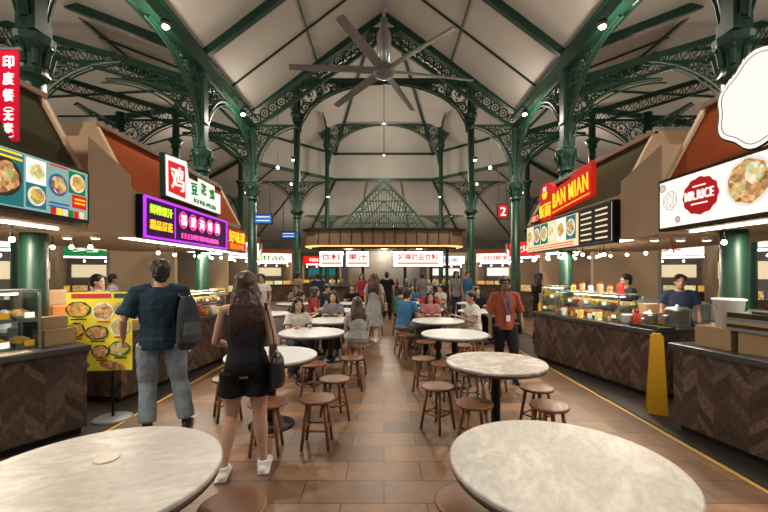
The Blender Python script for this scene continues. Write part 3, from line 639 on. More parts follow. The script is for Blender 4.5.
prop('box',cL1,.64,.32,.8,rz=1.2); prop('box',cL1,.63,.33,.6,1.062,rz=1.0); prop('bowls',cL2,-.4,.2); prop('pot',cL2,-.7,.4,1.2); prop('pot',cL2,-1.1,.4,1.1); prop('box',cL2,-1.2,.1,.6)
prop('bottle',cL2,-.2,.1); prop('bottle',cL2,-.1,.15,m=GREENL)
thing(MB().box((0,0,.004),(.5,.1,.006)).box((-.1,0,.008),(.25,.08,.003)),'laminated_menu',mat('menu_card',(.6,.5,.3),.4,var=.3,scale=20),'laminated menu card lying on the counter','menu',at(cL1,.1,.02,.9005),cL1.rotation_euler.z)
for i in range(5): prop('jar',cL2,.0+.2*i,.06,.8+.3*(i%2),m=[CARD,RED,YEL,WHITE,F_GR][i])
th=root('storage_cabinet','steel trolley cabinet with orange storage box on top','cabinet',(-4.05,4.65,0)); part(MB().box((0,0,.5),(.6,.45,.98)),'body',STEEL,th,bevel=.01); part(MB().box((0,-.23,.5),(.5,.01,.8)),'door',GREY,th)
thing(MB().box((0,0,.12),(.34,.3,.24)),'storage_box',mat('orange_box',(.6,.22,.04),.5),'orange storage box on a steel cabinet','box',(-4.05,4.65,.992),bevel=.01)
thing(MB().box((0,0,.09),(.22,.26,.18)),'storage_box',CARD,'brown storage box on an orange box','box',(-4.05,4.65,1.234),bevel=.01)
# poster stand
p=root('poster_stand','yellow food menu poster on a round-based floor stand','poster stand',(-3.0,4.25,0),.12)
part(MB().lathe([(.19,0),(.19,.02),(.17,.03),(.02,.04)],n=28),'base',GREY,p,True); part(MB().lathe([(.016,.035),(.016,1.4)],n=8),'pole',DARK,p,True)
part(MB().box((-.12,-.025,.98),(.66,.015,.86)),'poster',mat('yellow_poster',(.68,.54,.03),.5,0,.15,var=.06),p)
part(MB().box((-.2,-.036,1.37),(.4,.004,.05)),'header_bar',RED,p); part(MB().box((.1,-.036,1.37),(.14,.004,.05)),'header_bar',GREENL,p)
rp=random.Random(11)
lay=[(-.33,1.22,.13,.09),(-.08,1.2,.11,.1),(.1,1.24,.08,.06),(-.35,1.0,.09,.08),(-.14,.97,.12,.08),(.09,1.03,.1,.1),(-.33,.78,.12,.09),(-.1,.76,.09,.075),(.09,.79,.11,.085),(-.3,.61,.1,.05),(.02,.61,.13,.05)]
for i,(a,b,rx,rz_) in enumerate(lay):
    yy=-.036-.002*i; q=rp.uniform(-.3,.3); mb=MB()
    def blob(k,y,n,w):
        pp=[]
        for j in range(n):
            t_=2*pi*j/n; f_=1+w*math.sin(j*2.3+i); x_=math.cos(t_)*rx*k*f_; z_=math.sin(t_)*rz_*k*f_; pp.append((a+x_*math.cos(q)-z_*math.sin(q),y,b+x_*math.sin(q)+z_*math.cos(q)))
        mb.prism(pp,(0,.002,0))
    blob(1,yy,18,.03); mb.cm=1; blob(.86,yy-.003,14,.1); part(mb,'menu_picture',[[GREENL,WHITE,CARD,DARK][i%4],P_FOODS[i%3]],p)
    if i<9: part(MB().box((a+.02,-.064,b-rz_-.012),(rx*1.2,.003,.016)),'price_row',RED if i%2 else GREENL,p)
w=root('folding_floor_sign','narrow yellow plastic caution stand beside the counter end','floor sign',(3.16,4.45,0),-.5)
for sg in (-1,1): part(MB().prism([(-.1,sg*.09,0),(.1,sg*.09,0),(.06,sg*.015,.9),(-.06,sg*.015,.9)],(0,sg*.012,0)),'panel',YEL,w)
part(MB().box((0,0,.91),(.08,.05,.02)),'hinge',YEL,w)
# ------------------------------------------------------------ central kiosk
kz=18.4
k=root('drinks_kiosk','central drinks kiosk with flat tan fascia and light strip','kiosk',(0,kz,0))
def slab(W,D,z0,z1,m,nm,ch=.5):
    W/=2;D/=2; P=[(-W+ch,-D),(W-ch,-D),(W,-D+ch),(W,D-ch),(W-ch,D),(-W+ch,D),(-W,D-ch),(-W,-D+ch)]
    return part(MB().prism([(a,b,z0) for a,b in P],(0,0,z1-z0)),nm,m,k)
BRN=mat('tan_fascia',(.19,.11,.06),.5)
slab(5.6,5.6,0,1.05,HERR,'counter_body'); slab(5.8,5.8,1.05,1.1,CHAR,'worktop'); slab(6.4,6.4,2.72,3.32,BRN,'fascia'); slab(6.44,6.44,2.68,2.72,E('warm_strip',(1,.5,.15),1.3),'light_strip'); slab(6.0,6.0,2.6,2.68,DARK,'soffit'); slab(6.6,6.6,3.32,3.4,DARK,'cornice')
for i in range(4):
    for j in (-1,1): part(MB().box((-2.6+i*1.73,j*2.6,1.85),(.12,.12,1.5)),'post',GREEN,k)
slab(3.2,3.2,1.1,2.6,TILEW,'inner_core')
for i in range(13): part(MB().box((-2.6+i*.433,-3.215,3.02),(.03,.03,.56)),'fascia_slat',OLIVE,k)
SW=E('screen_white',(1,.97,.94),1.1)
for (x,w,tx) in ((-2.1,.98,'饮料'),(-1.05,.98,'果汁'),(1.35,2.05,'好喝甜品饮料')):
    s=board('menu_screen','white illuminated drinks menu screen above the kiosk counter',(x,kz-3.1,2.18),0,w,.66,SW,cat='screen'); text(tx,w*.78,.26,LDRED,s,(0,-.055,.08),.02); part(MB().box((0,-.05,-.17),(w*.8,.005,.08)),'menu_row',LORG,s)
for i in range(14): thing(MB().lathe([(.06,0),(.06,.2),(.03,.28),(.03,.3)],n=10),'drink_container',random.choice([WHITE,STEEL,RED,YEL,GREENL]),'drink container on the kiosk counter','container',(-2.5+i*.38,kz-2.7,1.1),group='drink containers',smooth=True)
for x in (-1.5,0,1.5):
    l=bpy.data.lights.new('kiosk_fill_light','POINT'); l.energy=50; l.color=(1,.86,.66); l.shadow_soft_size=.1; o=bpy.data.objects.new('kiosk_fill_light',l); C.objects.link(o); o.parent=k; o.location=(x,-2.2,2.45)  # unseen point lights added to brighten the kiosk interior
def farstall(x,y,rz,w,face,tx,tm,fasc):
    r=root('food_stall','lit food stall with counter and colourful sign','food stall',(x,y,0),rz,group='distant food stalls')
    part(MB().box((0,.4,.45),(w,.6,.9)),'counter',HERR,r); part(MB().box((0,.4,.93),(w,.65,.05)),'worktop',CHAR,r)
    part(MB().box((0,1.9,1.3),(w,.1,2.6)),'back_panel',TILEW,r)
    for s2 in (-1,1): part(MB().box((s2*(w/2-.05),1.0,1.3),(.1,1.7,2.6)),'side_panel',BEIGE,r)
    part(MB().box((0,1.0,2.75),(w+.1,2,.5)),'canopy',fasc,r)
    part(MB().box((0,-.02,2.5),(w*.92,.06,.5)),'sign_panel',face,r); text(tx,w*.6,.25,tm,r,(0,-.06,2.5),.005)
    part(MB().box((0,.25,2.2),(w*.8,.05,.05)),'tube_light',LCOOL,r)
    for i in range(4): part(MB().ell((-w*.36+i*w*.24,-.15,2.05),(.035,.035,.04),n=8,m=6),'bulb',LWH,r)
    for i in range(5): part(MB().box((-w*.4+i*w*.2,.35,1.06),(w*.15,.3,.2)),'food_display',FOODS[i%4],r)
    part(MB().box((0,1.84,1.7),(w*.8,.02,.5)),'menu_panel',random.choice([LCRM,LW,LTEAL]),r)
FS=[(-4.8,10.6,pi/2-.1,LW,'烧腊饭',LRED,OLIVE),(-5.2,13.6,pi/2-.3,LW,'海鲜面',LRED,TERRA),(4.8,10.6,-pi/2+.1,LCRM,'面',LRED,TERRA),(5.2,13.6,-pi/2+.3,LRED,'沙爹',LW,OLIVE),
(-6.3,17,pi/2-.4,LCRM,'炒粿条',LDRED,BEIGE),(6.3,17,-pi/2+.4,LW,'叻沙',LRED,BEIGE),(-6.5,22,.5,LW,'甜品',LGRN,TERRA),(6.5,22,-.5,LW,'印度餐',LRED,TERRA),(-4.2,25.8,.1,LRED,'咖啡',LW,OLIVE),(4.2,25.8,-.1,LW,'鱼圆面',LBLU,BEIGE),
(-9.6,9.2,.6,LW,'果汁',LORG,BEIGE),(9.6,9.2,-.6,LW,'烧烤',LRED,BEIGE),(-10.5,14,.5,LGRN,'茶',LW,BEIGE),(10.5,14,-.5,LW,'粥',LRED,BEIGE),(-10.6,6.2,1.0,LCRM,'煎饼',LRED,BEIGE),(10.6,6.2,-1.0,LW,'小炒',LRED,BEIGE)]
for a in FS: farstall(a[0],a[1],a[2],2.6,*a[3:])
def hsign(x,y,z,w,h,face,tx,tm,lab):
    s=board('hanging_sign',lab,(x,y,z),0,w,h,face,d=.06)
    if tx: text(tx,w*.5,h*.55,tm,s,(0,-.045,0))
    else: strips(s,0,h*.2,w*.7,2,tm,-.037,h*.35)
    for q in (-1,1): part(MB().box((q*w*.35,0,h/2+.5),(.015,.015,1)),'hanger',DARK,s)
hsign(-3.2,10.2,3.05,.5,.28,LBLU,'',LW,'small blue hanging direction sign'); hsign(3.15,10.2,3.25,.3,.4,LDRED,'2',LW,'small red hanging number sign'); hsign(-3.1,12.5,2.85,.5,.25,LBLU,'',LW,'small blue hanging direction sign')
# ------------------------------------------------------------ lamps, with added fill
def lamp(x,y,z,w,upw=0,col=(1,.89,.74),r=.07):
    q=root('spot_or_fill_lamp','small warm roof lamp, far ones added to brighten the roof','lamp',(x,y,z),group='roof lamps')
    part(MB().lathe([(.05,.1),(.07,.08),(.075,0)],n=14),'housing',DARK,q,True); part(MB().ell((0,0,-.01),(.05,.05,.035),n=12,m=6),'bulb',LWH,q,True)
    l=bpy.data.lights.new('lamp_or_fill_light','SPOT'); l.spot_size=2.5; l.spot_blend=.6; l.energy=w; l.color=col; l.shadow_soft_size=r; o=bpy.data.objects.new('lamp_or_fill_light',l); C.objects.link(o); o.parent=q; o.location=(0,0,-.1)
    if upw:
        l=bpy.data.lights.new('lamp_or_fill_light','POINT'); l.energy=upw; l.color=col; l.shadow_soft_size=.15; o=bpy.data.objects.new('lamp_or_fill_light',l); C.objects.link(o); o.parent=q; o.location=(0,0,-.15)  # point fill added beside the spot, stands in for bounce on the ceiling
for sx in (-1,1):
    for y in (1.2,5.8,9.0): lamp(sx*3.3,y,5.35,270,58)
    lamp(sx*3.2,13.5,5.6,270,85); lamp(sx*3.2,22,6,280,130); lamp(sx*8.0,17,7,250,110); lamp(sx*6.2,5.8,4.6,70,75); lamp(sx*5.6,2.6,4.4,30,50); lamp(sx*10,12,5,100,70)  # outermost pair added to brighten the lower side roof
    lamp(sx*5.5,30.5,4.6,80,150)  # unseen pair added to brighten the dark lower roof at the back
lamp(0,18.9,9.0,550,300); lamp(0,24,9.0,100,190); lamp(0,30,4.8,60,210)  # lamps past the centre are added to brighten the far roof
for sx in (-1,1):
    for y0,y1,w in ((1.4,3.7,55),(4.8,7.7,80)):
        l=bpy.data.lights.new('strip_light','AREA'); l.shape='RECTANGLE'; l.size=.1; l.size_y=y1-y0; l.energy=w; l.color=(1,.88,.7); o=bpy.data.objects.new('strip_light',l); C.objects.link(o); o.location=(sx*3.5,(y0+y1)/2,2.02)
for (x,y,z) in ((-2.6,9.4,4.2),(2.6,9.4,4.2),(-2.9,12,4.4),(2.9,12,4.4),(-4.6,12.8,4.3),(4.6,12.8,4.3)): bulb(x,y,z,.035,1.4,LWH,'warm globe bulb hanging over the dining aisle')
for i in range(12): bulb(-5.2+i*.95,[21.8,22.6,23.4][i%3],3.7+.25*(i%2),.05,1.5,LWH,'warm globe bulb hanging at the far end')
wd=bpy.data.worlds.new('w'); bpy.context.scene.world=wd; wd.use_nodes=True; wd.node_tree.nodes['Background'].inputs[0].default_value=(.45,.5,.55,1); wd.node_tree.nodes['Background'].inputs[1].default_value=.4
# ------------------------------------------------------------ people
SK={'light':mat('skin_light',(.5,.29,.195),.5,var=.06),'tan':mat('skin_tan',(.36,.2,.13),.5,var=.06),'brown':mat('skin_brown',(.16,.08,.048),.5,var=.06)}
HAIR=mat('black_hair',(.018,.013,.011),.45,var=.4,scale=40); HAIRB=mat('brown_hair',(.055,.026,.015),.4,var=.6,scale=50); HAIRG=mat('grey_hair',(.2,.19,.18),.6)
EYE=mat('dark_eye',(.01,.008,.008),.2); LIP=mat('lips',(.35,.12,.09),.5)
def cloth(n,c,var=.12,scale=30): return mat('cloth_'+n,c,.85,var=var,scale=scale,spec=.2)
def person(x,y,face,H=1.7,sex='m',skin='light',hair=HAIR,long=0,top=None,bot=None,shoe=None,pose='stand',J=None,vox=.011,label='person',sleeve=.55,pants='long',hy=0,z0=0,lean=0,nm='person',wd=1.0,loose=0,sf=1.0,hd=None):
    s=H/1.75; r=root(nm,label,'person',(x,y,z0),math.radians(face))
    F=sex=='f'; sw=(.155 if F else .185)*(1+(wd-1)*.6); hs=1.07
    if pose=='sit':
        seat=.452
        D=dict(P=(0,0,(seat+.09)/s),N=(0,.06+lean,1.03),hL=(-.09,.0,.53),hR=(.09,.0,.53),kL=(-.12,.42,.53),kR=(.12,.42,.53),aL=(-.13,.40,.09),aR=(.13,.36,.09),
        sL=(-sw,.06+lean,.985),sR=(sw,.06+lean,.985),eL=(-sw-.05,.14+lean,.73),eR=(sw+.05,.14+lean,.73),wL=(-.13,.36+lean,.82),wR=(.13,.36+lean,.82),H=(0,.1+lean*1.2,1.195))
    else:
        D=dict(P=(0,0,.93),N=(0,-.01+lean,1.465),hL=(-.09*wd,0,.9),hR=(.09*wd,0,.9),kL=(-.1,.02,.5),kR=(.1,.02,.5),aL=(-.11,-.03,.085),aR=(.11,-.03,.085),
        sL=(-sw,-.01+lean,1.42),sR=(sw,-.01+lean,1.42),eL=(-sw-.06,-.03+lean,1.13),eR=(sw+.06,-.03+lean,1.13),wL=(-sw-.07,.06+lean,.89),wR=(sw+.07,.06+lean,.89),H=(0,.015+lean*1.1,1.625))
    if J: D.update(J)
    D={k:Vector(v)*s for k,v in D.items()}
    P,N=D['P'],D['N']; up=(N-P)
    tor=[(-.16,.10,.085),(0,.155 if not F else .165,.11),(.3,.14 if not F else .12,.1),(.62,.165 if not F else .145,.118),(.86,.165 if not F else .14,.1),(1.0,.09,.068)]
    if pose=='sit': tor[0]=(-.12,.13,.10)
    tor=[(a,b*wd,c*(1+(wd-1)*.7)) for a,b,c in tor]
    def torso(mb,inf,lo=-1,hi=2,scl=1):
        L=[t for t in tor if lo<=t[0]<=hi]
        mb.tube([P+up*t[0] for t in L],[((t[1]*scl)*s+inf,(t[2]*scl)*s+inf) for t in L],14,side=(1,0,0))
    def arm(mb,k,inf,frac=2):
        S,Ee,W=D['s'+k],D['e'+k],D['w'+k]; c=N-V(0,0,.03*s); c.x=S.x*.4
        if frac<1: mb.tube([c,S,S.lerp(Ee,frac*.5),S.lerp(Ee,frac)],[.055*s+inf,.057*s+inf,.056*s+inf*1.2,.055*s+inf*1.7],10)
        elif frac<1.5: mb.tube([c,S,S.lerp(Ee,.5),Ee,Ee.lerp(W,.9)],[.055*s+inf,.057*s+inf,.052*s+inf,.045*s+inf,.034*s+inf],10)
        else: mb.tube([c,S,S.lerp(Ee,.5),Ee,Ee.lerp(W,.3),W],[.05*s,.053*s,.047*s,.038*s,.038*s,.025*s],10)
    def leg(mb,k,inf,frac=2,flare=0):
        h,kn,a=D['h'+k],D['k'+k],D['a'+k]; tr=.088*s*wd
        if frac<1: mb.tube([h,h.lerp(kn,frac*.5),h.lerp(kn,frac)],[tr+inf,.082*s*wd+inf,.074*s*wd+inf+flare],12)
        elif frac<1.6: mb.tube([h,h.lerp(kn,.5),kn,kn.lerp(a,.35),kn.lerp(a,.93)],[tr+inf,.077*s*wd+inf,.058*s*wd+inf,.056*s*wd+inf,.048*s+inf+flare],12)
        else: mb.tube([h,h.lerp(kn,.5),kn,kn.lerp(a,.3),kn.lerp(a,.7),a],[tr,.073*s*wd,.052*s*wd,.055*s*wd,.042*s,.035*s],12)
    b=MB(); torso(b,0)
    for k,sg in (('L',-1),('R',1)):
        arm(b,k,0); leg(b,k,0)
        a=D['a'+k]; fd=V(sg*.12,1,0).normalized()
        foot=[a,a+V(0,0,-.02)*s-fd*.02*s,a+fd*.08*s+V(0,0,-.05*s),a+fd*.15*s+V(0,0,-.06*s)]
        b.tube(foot,[.036*s,.04*s,(.042*s,.024*s),(.036*s,.018*s)],10,rnd=True)
        W=D['w'+k]; d=(W-D['e'+k]).normalized(); n=V(-sg,0,0)
        if pose=='sit' or abs(d.z)<.4: n=V(0,0,-1)
        n=(n-d*n.dot(d)).normalized(); c=d.cross(n)
        tgt=V(0,1,.3) if abs(d.z)>.5 else V(-sg,0,0); th=1 if c.dot(tgt)>0 else -1
        q=s*1.0
        b.tube([W-d*.01,W+d*.03*q,W+d*.085*q],[(.026*q,.02*q),(.036*q,.016*q),(.039*q,.013*q)],10,side=c)
        for i,off in enumerate((.03,.01,-.01,-.03)):
            l=(.066,.076,.07,.055)[i]*q; p0=W+d*.075*q+c*off*th*q
            p1=p0+d*l*.5; p2=p1+(d*.8+n*.55)*l*.35; p3=p2+(d*.4+n*.8)*l*.3
            b.tube([p0,p1,p2,p3],[.0095*q,.009*q,.0082*q,.0068*q],7,rnd=True)
        p0=W+d*.025*q+c*th*.02*q; b.tube([p0,p0+(c*th*.9+d*.7)*.032*q,p0+(c*th*.9+d*1.5+n*.3)*.04*q],[.013*q,.011*q,.0085*q],7,rnd=True)
    Hd=D['H']; R=Matrix.Rotation(math.radians(hy),3,'Z')
    b.tube([N-V(0,0,.05)*s,N.lerp(Hd,.5)+V(0,-.01,0),Hd-V(0,.01,.04)*s],[.066*s,.058*s,.055*s],10)
    sk=s; s=s*hs
    h=lambda p:Hd+R@(Vector(p)*s)
    b.ell(h((0,-.012,.018)),(.074*s,.09*s,.095*s),R,16,10); b.ell(h((0,.022,-.045)),(.056*s,.058*s,.066*s),R,14,8); b.ell(h((0,.058,-.088)),(.026*s,.022*s,.02*s),R,10,6)
    b.tube([h((0,.072,.008)),h((0,.094,-.028)),h((0,.082,-.038))],[.009*s,.013*s,.012*s],8,rnd=True)
    for sg in (-1,1): b.ell(h((sg*.074,-.004,-.012)),(.009*s,.017*s,.027*s),R,8,6); b.ell(h((sg*.03,.074,.022)),(.02*s,.01*s,.007*s),R,8,6)
    remesh(b,'body',SK[skin],r,vox)
    e=MB()
    for sg in (-1,1): e.ell(h((sg*.029,.076,.002)),(.012*s,.008*s,.006*s),R,10,6)
    part(e,'eyes',EYE,r,True)
    part(MB().ell(h((0,.079,-.06)),(.022*s,.007*s,.006*s),R,10,6),'mouth',LIP,r,True)
    hm=MB(); hm.ell(h((0,-.024,.034)),(.085*s,.096*s,.095*s),R,16,10); hm.ell(h((0,-.05,-.01)),(.076*s,.064*s,.085*s),R,14,8); hm.ell(h((0,-.062,-.055)),(.056*s,.04*s,.05*s),R,12,8)
    for sg in (-1,1): hm.ell(h((sg*.05,.028,.068)),(.038*s,.045*s,.034*s),R,10,6)
    if long:
        sd=R@V(1,0,0)
        hm.tube([h((0,-.05,.03)),h((0,-.07,-.07)),h((0,-.10,-.16)),h((0,-.115,-.16-long*.5)),h((0,-.105,-.16-long))],[(.082*s,.055*s),(.098*s,.058*s),(.122*s,.058*s),(.128*s,.048*s),(.11*s,.026*s)],14,side=sd)
        for sg in (-1,1): hm.tube([h((sg*.07,0,.02)),h((sg*.086,-.01,-.1)),h((sg*.096,-.03,-.18))],[.025*s,.03*s,.022*s],8,rnd=True)
        for i in range(9):
            a=-.112+i*.028; hm.tube([h((a*.7,-.10,-.06)),h((a,-.135,-.16)),h((a,-.14,-.16-long*.55)),h((a*1.05,-.12,-.17-long-.02*math.sin(i*2)))],[.013*s,.015*s,.016*s,.009*s],6,rnd=True)
    near=vox<.01
    remesh(hm,'hair',hair,r,max(vox,.008),STRD,(.022 if near else .015) if hd is None else hd)
    s=sk; g=MB(); fs=.03 if near else .02
    if sleeve<0: 
        torso(g,.012,-.02,.87)
        for sg in (-1,1): g.tube([P+up*.8+V(sg*.08,.09,0)*s,N+V(sg*.085,.0,.015)*s,P+up*.8+V(sg*.08,-.09,0)*s],.018*s,8)
        fs=.016
    else:
        torso(g,.016+loose,-.02 if pose!='sit' else 0,2); 
        for k in 'LR': arm(g,k,.012+loose,sleeve)
        if pose!='sit': g.tube([P+up*-.14,P+up*.05],[(.174*s*wd+loose,.135*s*wd+loose),(.172*s*wd+loose,.13*s*wd+loose)],14,side=(1,0,0))
    remesh(g,'top',top,r,max(vox,.009),FOLD,fs)
    if pants=='dress':
        g=MB(); 
        if pose=='sit': g.tube([P-V(0,.05,0),P+V(0,.2,0)*s,P+V(0,.43,-.01)*s],[(.19*s,.12*s),(.2*s,.11*s),(.2*s,.1*s)],14,side=(1,0,0))
        else: g.tube([P+up*.25,P+up*0,P-V(0,0,.25)*s,P-V(0,0,.5)*s],[(.14*s,.12*s),(.185*s,.14*s),(.21*s,.17*s),(.25*s,.2*s)],16,side=(1,0,0))
        remesh(g,'skirt',bot,r,max(vox,.009),FOLD,.03)
    else:
        g=MB()
        if pose=='sit': g.tube([P+up*.14,P-up*.08],[(.16*s,.12*s),(.17*s,.125*s)],14,side=(1,0,0))
        else: g.tube([P+up*.14,P+up*0,P-up*.1],[(.155*s*wd,.118*s*wd),(.17*s*wd,.13*s*wd),(.155*s*wd,.12*s*wd)],14,side=(1,0,0))
        fr={'long':1.5,'short':.52,'knee':.85}[pants]
        for k in 'LR': leg(g,k,.015+loose*.7,fr,.02 if pants!='long' else .012)
        remesh(g,'shorts' if pants=='short' else 'trousers',bot,r,max(vox,.009),FOLD,.022 if pants!='short' else .014)
    for k,sg in (('L',-1),('R',1)):
        a=D['a'+k]; fd=V(sg*.12,1,0).normalized(); g=MB(); q=sf
        g.tube([a+V(0,0,.02*s*q),a-V(0,0,.03*s)],[.044*s*q,.05*s*q],10); g.tube([a-fd*.05*s*q-V(0,0,.045*s),a+fd*.05*s-V(0,0,.04*s),a+fd*.15*s-V(0,0,.052*s),a+fd*.185*s*q-V(0,0,.056*s)],[(.036*s*q,.036*s),(.044*s*q,.04*s),(.046*s*q,.028*s),(.03*s*q,.02*s)],10,side=fd.cross(V(0,0,1)),rnd=True)
        if q>1: g.box(a+fd*.06*s-V(0,0,.074*s),(.1*s,.28*s,.02*s))
        remesh(g,'shoe',shoe or DARK,r,max(vox,.009))
    return r,D,s
NAVY=cloth('navy',(.014,.03,.048)); BLACK=cloth('black',(.009,.009,.01)); BLK2=cloth('soft_black',(.022,.022,.024)); JEAN=cloth('faded_jean',(.17,.205,.235),.25,18); WSH=mat('white_shoe',(.7,.69,.67),.5,var=.04); RUST=cloth('rust_orange',(.24,.06,.03)); GRF=cloth('grey_floral',(.3,.3,.29),.6,35)
BLU=cloth('blue',(.04,.13,.25)); WHT=cloth('off_white',(.5,.48,.44),.35); GRYC=cloth('grey',(.18,.18,.19)); REDC=cloth('red',(.3,.035,.035)); TANC=cloth('tan',(.28,.2,.13)); DKB=cloth('dark_blue',(.02,.03,.06)); GRNC=cloth('green',(.05,.12,.07)); PNK=cloth('pink',(.4,.17,.18))
person(-2.30,3.95,22,1.76,'m','light',HAIR,0,NAVY,JEAN,DARK,vox=.006,label='standing person in navy shirt and faded jeans seen from behind',hy=12,wd=1.1,loose=.008,
 J=dict(eL=(-.31,-.06,1.15),wL=(-.35,.13,.95),kL=(-.12,.05,.5),kR=(.17,.04,.5),aR=(.24,-.02,.085),hR=(.11,0,.9)),sleeve=.85,pants='long')
def backpack(px,py,pz,rz):
    b=root('backpack','dark grey fabric backpack hanging on one shoulder','backpack',(px,py,pz),rz)
    g=MB().tube([(0,.02,-.27),(0,0,-.2),(0,-.01,-.05),(0,0,.12),(0,.02,.22),(0,.03,.25)],[(.08,.04),(.115,.06),(.122,.07),(.105,.06),(.07,.04),(.04,.025)],18,side=(1,0,0)); remesh(g,'bag_body',cloth('charcoal_nylon',(.04,.044,.05),.3,8),b,.01,FOLD,.02)
    g=MB().tube([(0,-.055,-.2),(0,-.075,-.12),(0,-.065,.0)],[(.08,.025),(.095,.035),(.08,.018)],14,side=(1,0,0)); remesh(g,'front_pocket',cloth('dark_grey_nylon',(.07,.075,.082),.3,8),b,.009)
    part(MB().tube([(-.03,-.02,.24),(0,-.02,.29),(.03,-.02,.24)],.008,6),'grab_handle',DARK,b,True)
    for sg in (-1,1): part(MB().tube([(sg*.07,.05,-.2),(sg*.08,.1,-.05),(sg*.075,.11,.12),(sg*.05,.08,.28),(sg*.03,.03,.2)],[(.02,.006)]*5,8,side=(1,0,0)),'strap',DARK,b,True)
backpack(-1.97,3.87,1.13,.95)
person(-1.12,3.1,10,1.63,'f','light',HAIRB,.19,BLK2,BLACK,WSH,vox=.006,label='standing person in black sleeveless top, black shorts and white sneakers',wd=1.12,sf=1.15,hd=.014,
 J=dict(P=(.015,0,.93),eL=(-.25,.04,1.14),wL=(-.19,.24,1.08),eR=(.25,-.06,1.14),wR=(.2,.16,1.0),kL=(-.12,.05,.5),aL=(-.17,-.06,.085),kR=(.12,.0,.5),aR=(.15,0.02,.085)),sleeve=-1,pants='short',hy=12)
b=root('shoulder_bag','black leather shoulder bag hanging at a hip','handbag',(-.86,3.09,.87),.2)
g=MB().tube([(0,0,-.15),(0,0,-.1),(0,0,.05),(0,0,.1)],[(.06,.12),(.065,.15),(.055,.13),(.03,.1)],14,side=(1,0,0)); remesh(g,'bag_body',mat('black_leather',(.01,.01,.011),.3),b,.009)
part(MB().tube([(0,-.09,.08),(-.03,-.08,.3),(-.09,-.02,.51),(-.05,.06,.3),(0,.09,.08)],[(.012,.005)]*5,8,side=(0,1,0)),'strap',DARK,b,True)
r,D,s=person(1.84,5.85,180,1.57,'m','brown',HAIR,0,RUST,BLACK,DARK,vox=.009,label='person walking in rust shirt and black trousers wearing a lanyard badge',
 J=dict(kL=(-.1,.16,.5),aL=(-.1,.2,.09),kR=(.1,.02,.5),aR=(.1,-.2,.12),eL=(-.27,-.02,1.13),wL=(-.25,.12,.92)),sleeve=.95,wd=1.0)
part(MB().tube([(-.07,.07,1.3*1),(-.03,.15,1.13),(0,.165,1.0)],[(.008,.003)]*3,6,side=(1,0,0)).tube([(.07,.07,1.3),(.03,.15,1.13),(0,.165,1.0)],[(.008,.003)]*3,6,side=(1,0,0)),'lanyard',BLU,r); part(MB().box((0,.168,.95),(.06,.006,.09)),'badge',WHITE,r)
person(-.23,8.9,-8,1.62,'f','light',HAIRB,.2,GRF,GRF,WSH,label='person walking away in a grey floral dress',pants='dress',J=dict(kL=(-.08,.14,.5),aL=(-.08,.16,.09),kR=(.08,.0,.5),aR=(.08,-.22,.13)),sleeve=.6)
b=root('shoulder_bag','tan shoulder bag carried at the hip','handbag',(.04,8.9,.85)); remesh(MB().tube([(0,0,-.1),(0,0,.08)],[(.05,.13),(.045,.11)],12,side=(1,0,0)),'bag_body',TANC,b,.012); part(MB().tube([(0,0,.08),(-.03,0,.3),(-.12,0,.5)],[(.012,.005)]*3,6),'strap',TANC,b)
def sit(x,y,f,*a,**k):
    person(x,y,f,*a,pose='sit',**k)
    if not any(math.hypot(x-q[0],y-q[1])<.28 for q in SP): stool(x,y); SP.append((x,y))
sit(-.42,6.25,15,1.62,'f','light',HAIRB,.12,GRF,GRF,WSH,pants='dress',label='seated person in a grey patterned dress')
sit(-1.45,6.35,-150,1.62,'f','light',HAIR,.12,WHT,DKB,label='seated person in off-white patterned blouse')
sit(-1.05,8.0,180,1.66,'f','light',HAIR,.15,GRYC,BLACK,label='seated person in grey top with long black hair')
sit(-1.72,7.4,-60,1.7,'m','light',HAIR,0,TANC,DKB,label='seated person in tan shirt at a table')
sit(-2.5,7.45,0,1.7,'m','light',HAIR,0,GRYC,JEAN,label='seated person in grey t-shirt')
sit(-3.3,8.4,-80,1.7,'m','tan',HAIR,0,BLACK,DKB,label='seated person in black t-shirt')
sit(-1.75,9.3,-90,1.7,'f','light',HAIR,.15,REDC,BLACK,label='seated person in red top')
sit(.38,7.75,-40,1.75,'m','light',HAIR,0,BLU,JEAN,label='seated person in blue shirt leaning to the table',lean=.06)
sit(.95,7.98,180,1.65,'f','light',HAIR,.15,PNK,BLACK,label='seated person in pink top')
sit(1.75,7.35,100,1.7,'m','tan',HAIR,0,WHT,TANC,label='seated person in white shirt')
sit(1.2,10.1,170,1.7,'m','tan',HAIRG,0,REDC,BLACK,label='seated person in red t-shirt')
sit(2.35,9.75,180,1.7,'f','light',HAIR,.12,BLACK,BLACK,label='seated person in black top')
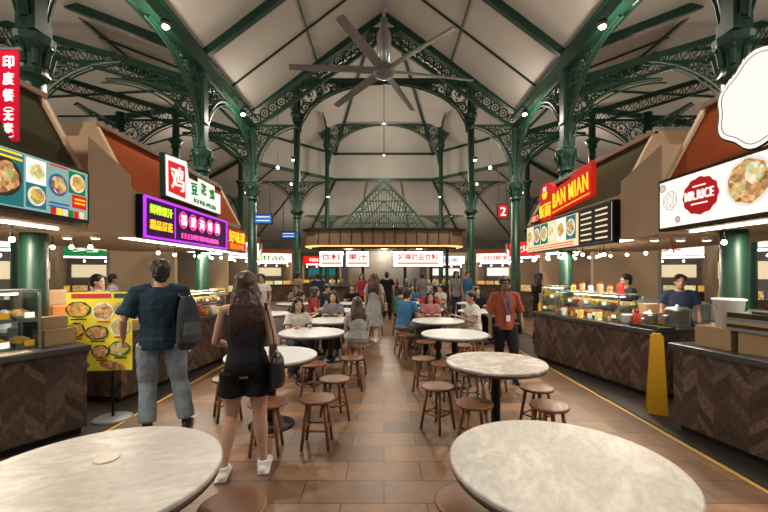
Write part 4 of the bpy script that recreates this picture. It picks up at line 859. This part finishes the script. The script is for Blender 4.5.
sit(3.0,9.0,90,1.7,'m','brown',HAIR,0,TANC,DKB,label='seated person in tan top')
sit(-.2,9.8,80,1.68,'f','light',HAIR,.15,WHT,BLACK,label='seated person in white top',vox=.014)
sit(.4,10.0,-40,1.68,'m','light',HAIR,0,GRNC,BLACK,label='seated person in green t-shirt',vox=.014)
sit(-1.8,11.4,-90,1.7,'m','light',HAIR,0,DKB,JEAN,label='seated person in dark blue shirt',vox=.014)
sit(1.8,11.8,120,1.7,'m','light',HAIR,0,WHT,JEAN,label='seated person in white t-shirt',vox=.014)
sit(.9,12.3,180,1.7,'f','light',HAIR,.1,BLU,JEAN,label='seated person in blue top',vox=.014)
sit(-1.0,12.1,180,1.7,'m','light',HAIR,0,BLACK,JEAN,label='seated person in black t-shirt',vox=.014)
sit(-2.7,11.9,180,1.7,'m','tan',HAIR,0,TANC,JEAN,label='seated person in tan t-shirt',vox=.014)
for i,(x,y,f,c,b2,sx2) in enumerate([(-3.15,9.9,170,WHT,BLACK,'m'),(-2.2,12.8,20,DKB,JEAN,'m'),(.1,13.4,0,BLACK,BLACK,'m'),(2.4,12.8,190,GRYC,DKB,'f'),(-.8,13.9,170,REDC,BLACK,'f'),(3.5,8.7,-90,BLACK,BLACK,'f'),(-3.0,13.4,-40,TANC,JEAN,'m'),(3.0,13.8,200,BLU,JEAN,'m'),(-3.7,11.4,-150,BLACK,BLACK,'f'),(1.4,14.2,20,GRYC,BLACK,'m')]):
    person(x,y,f,1.6+.03*(i%4),sx2,'light' if i%3 else 'tan',HAIR,.12 if sx2=='f' else 0,c,b2,DARK,vox=.014,label='standing person in casual clothes in the food hall aisle')
APR=cloth('apron_black',(.02,.02,.022))
for (x,y,f,c) in ((-4.4,5.9,-90,GRYC),(4.35,6.9,90,APR),(-6.0,8.5,-60,WHT),(4.55,5.9,150,DKB)):
    person(x,y,f,1.6,'m','tan',HAIR,0,c,BLACK,DARK,vox=.013,label='stall worker standing behind the counter')
finalize()
vs=bpy.context.scene.view_settings
vs.view_transform='Standard'
vs.look='None'
vs.exposure=.2
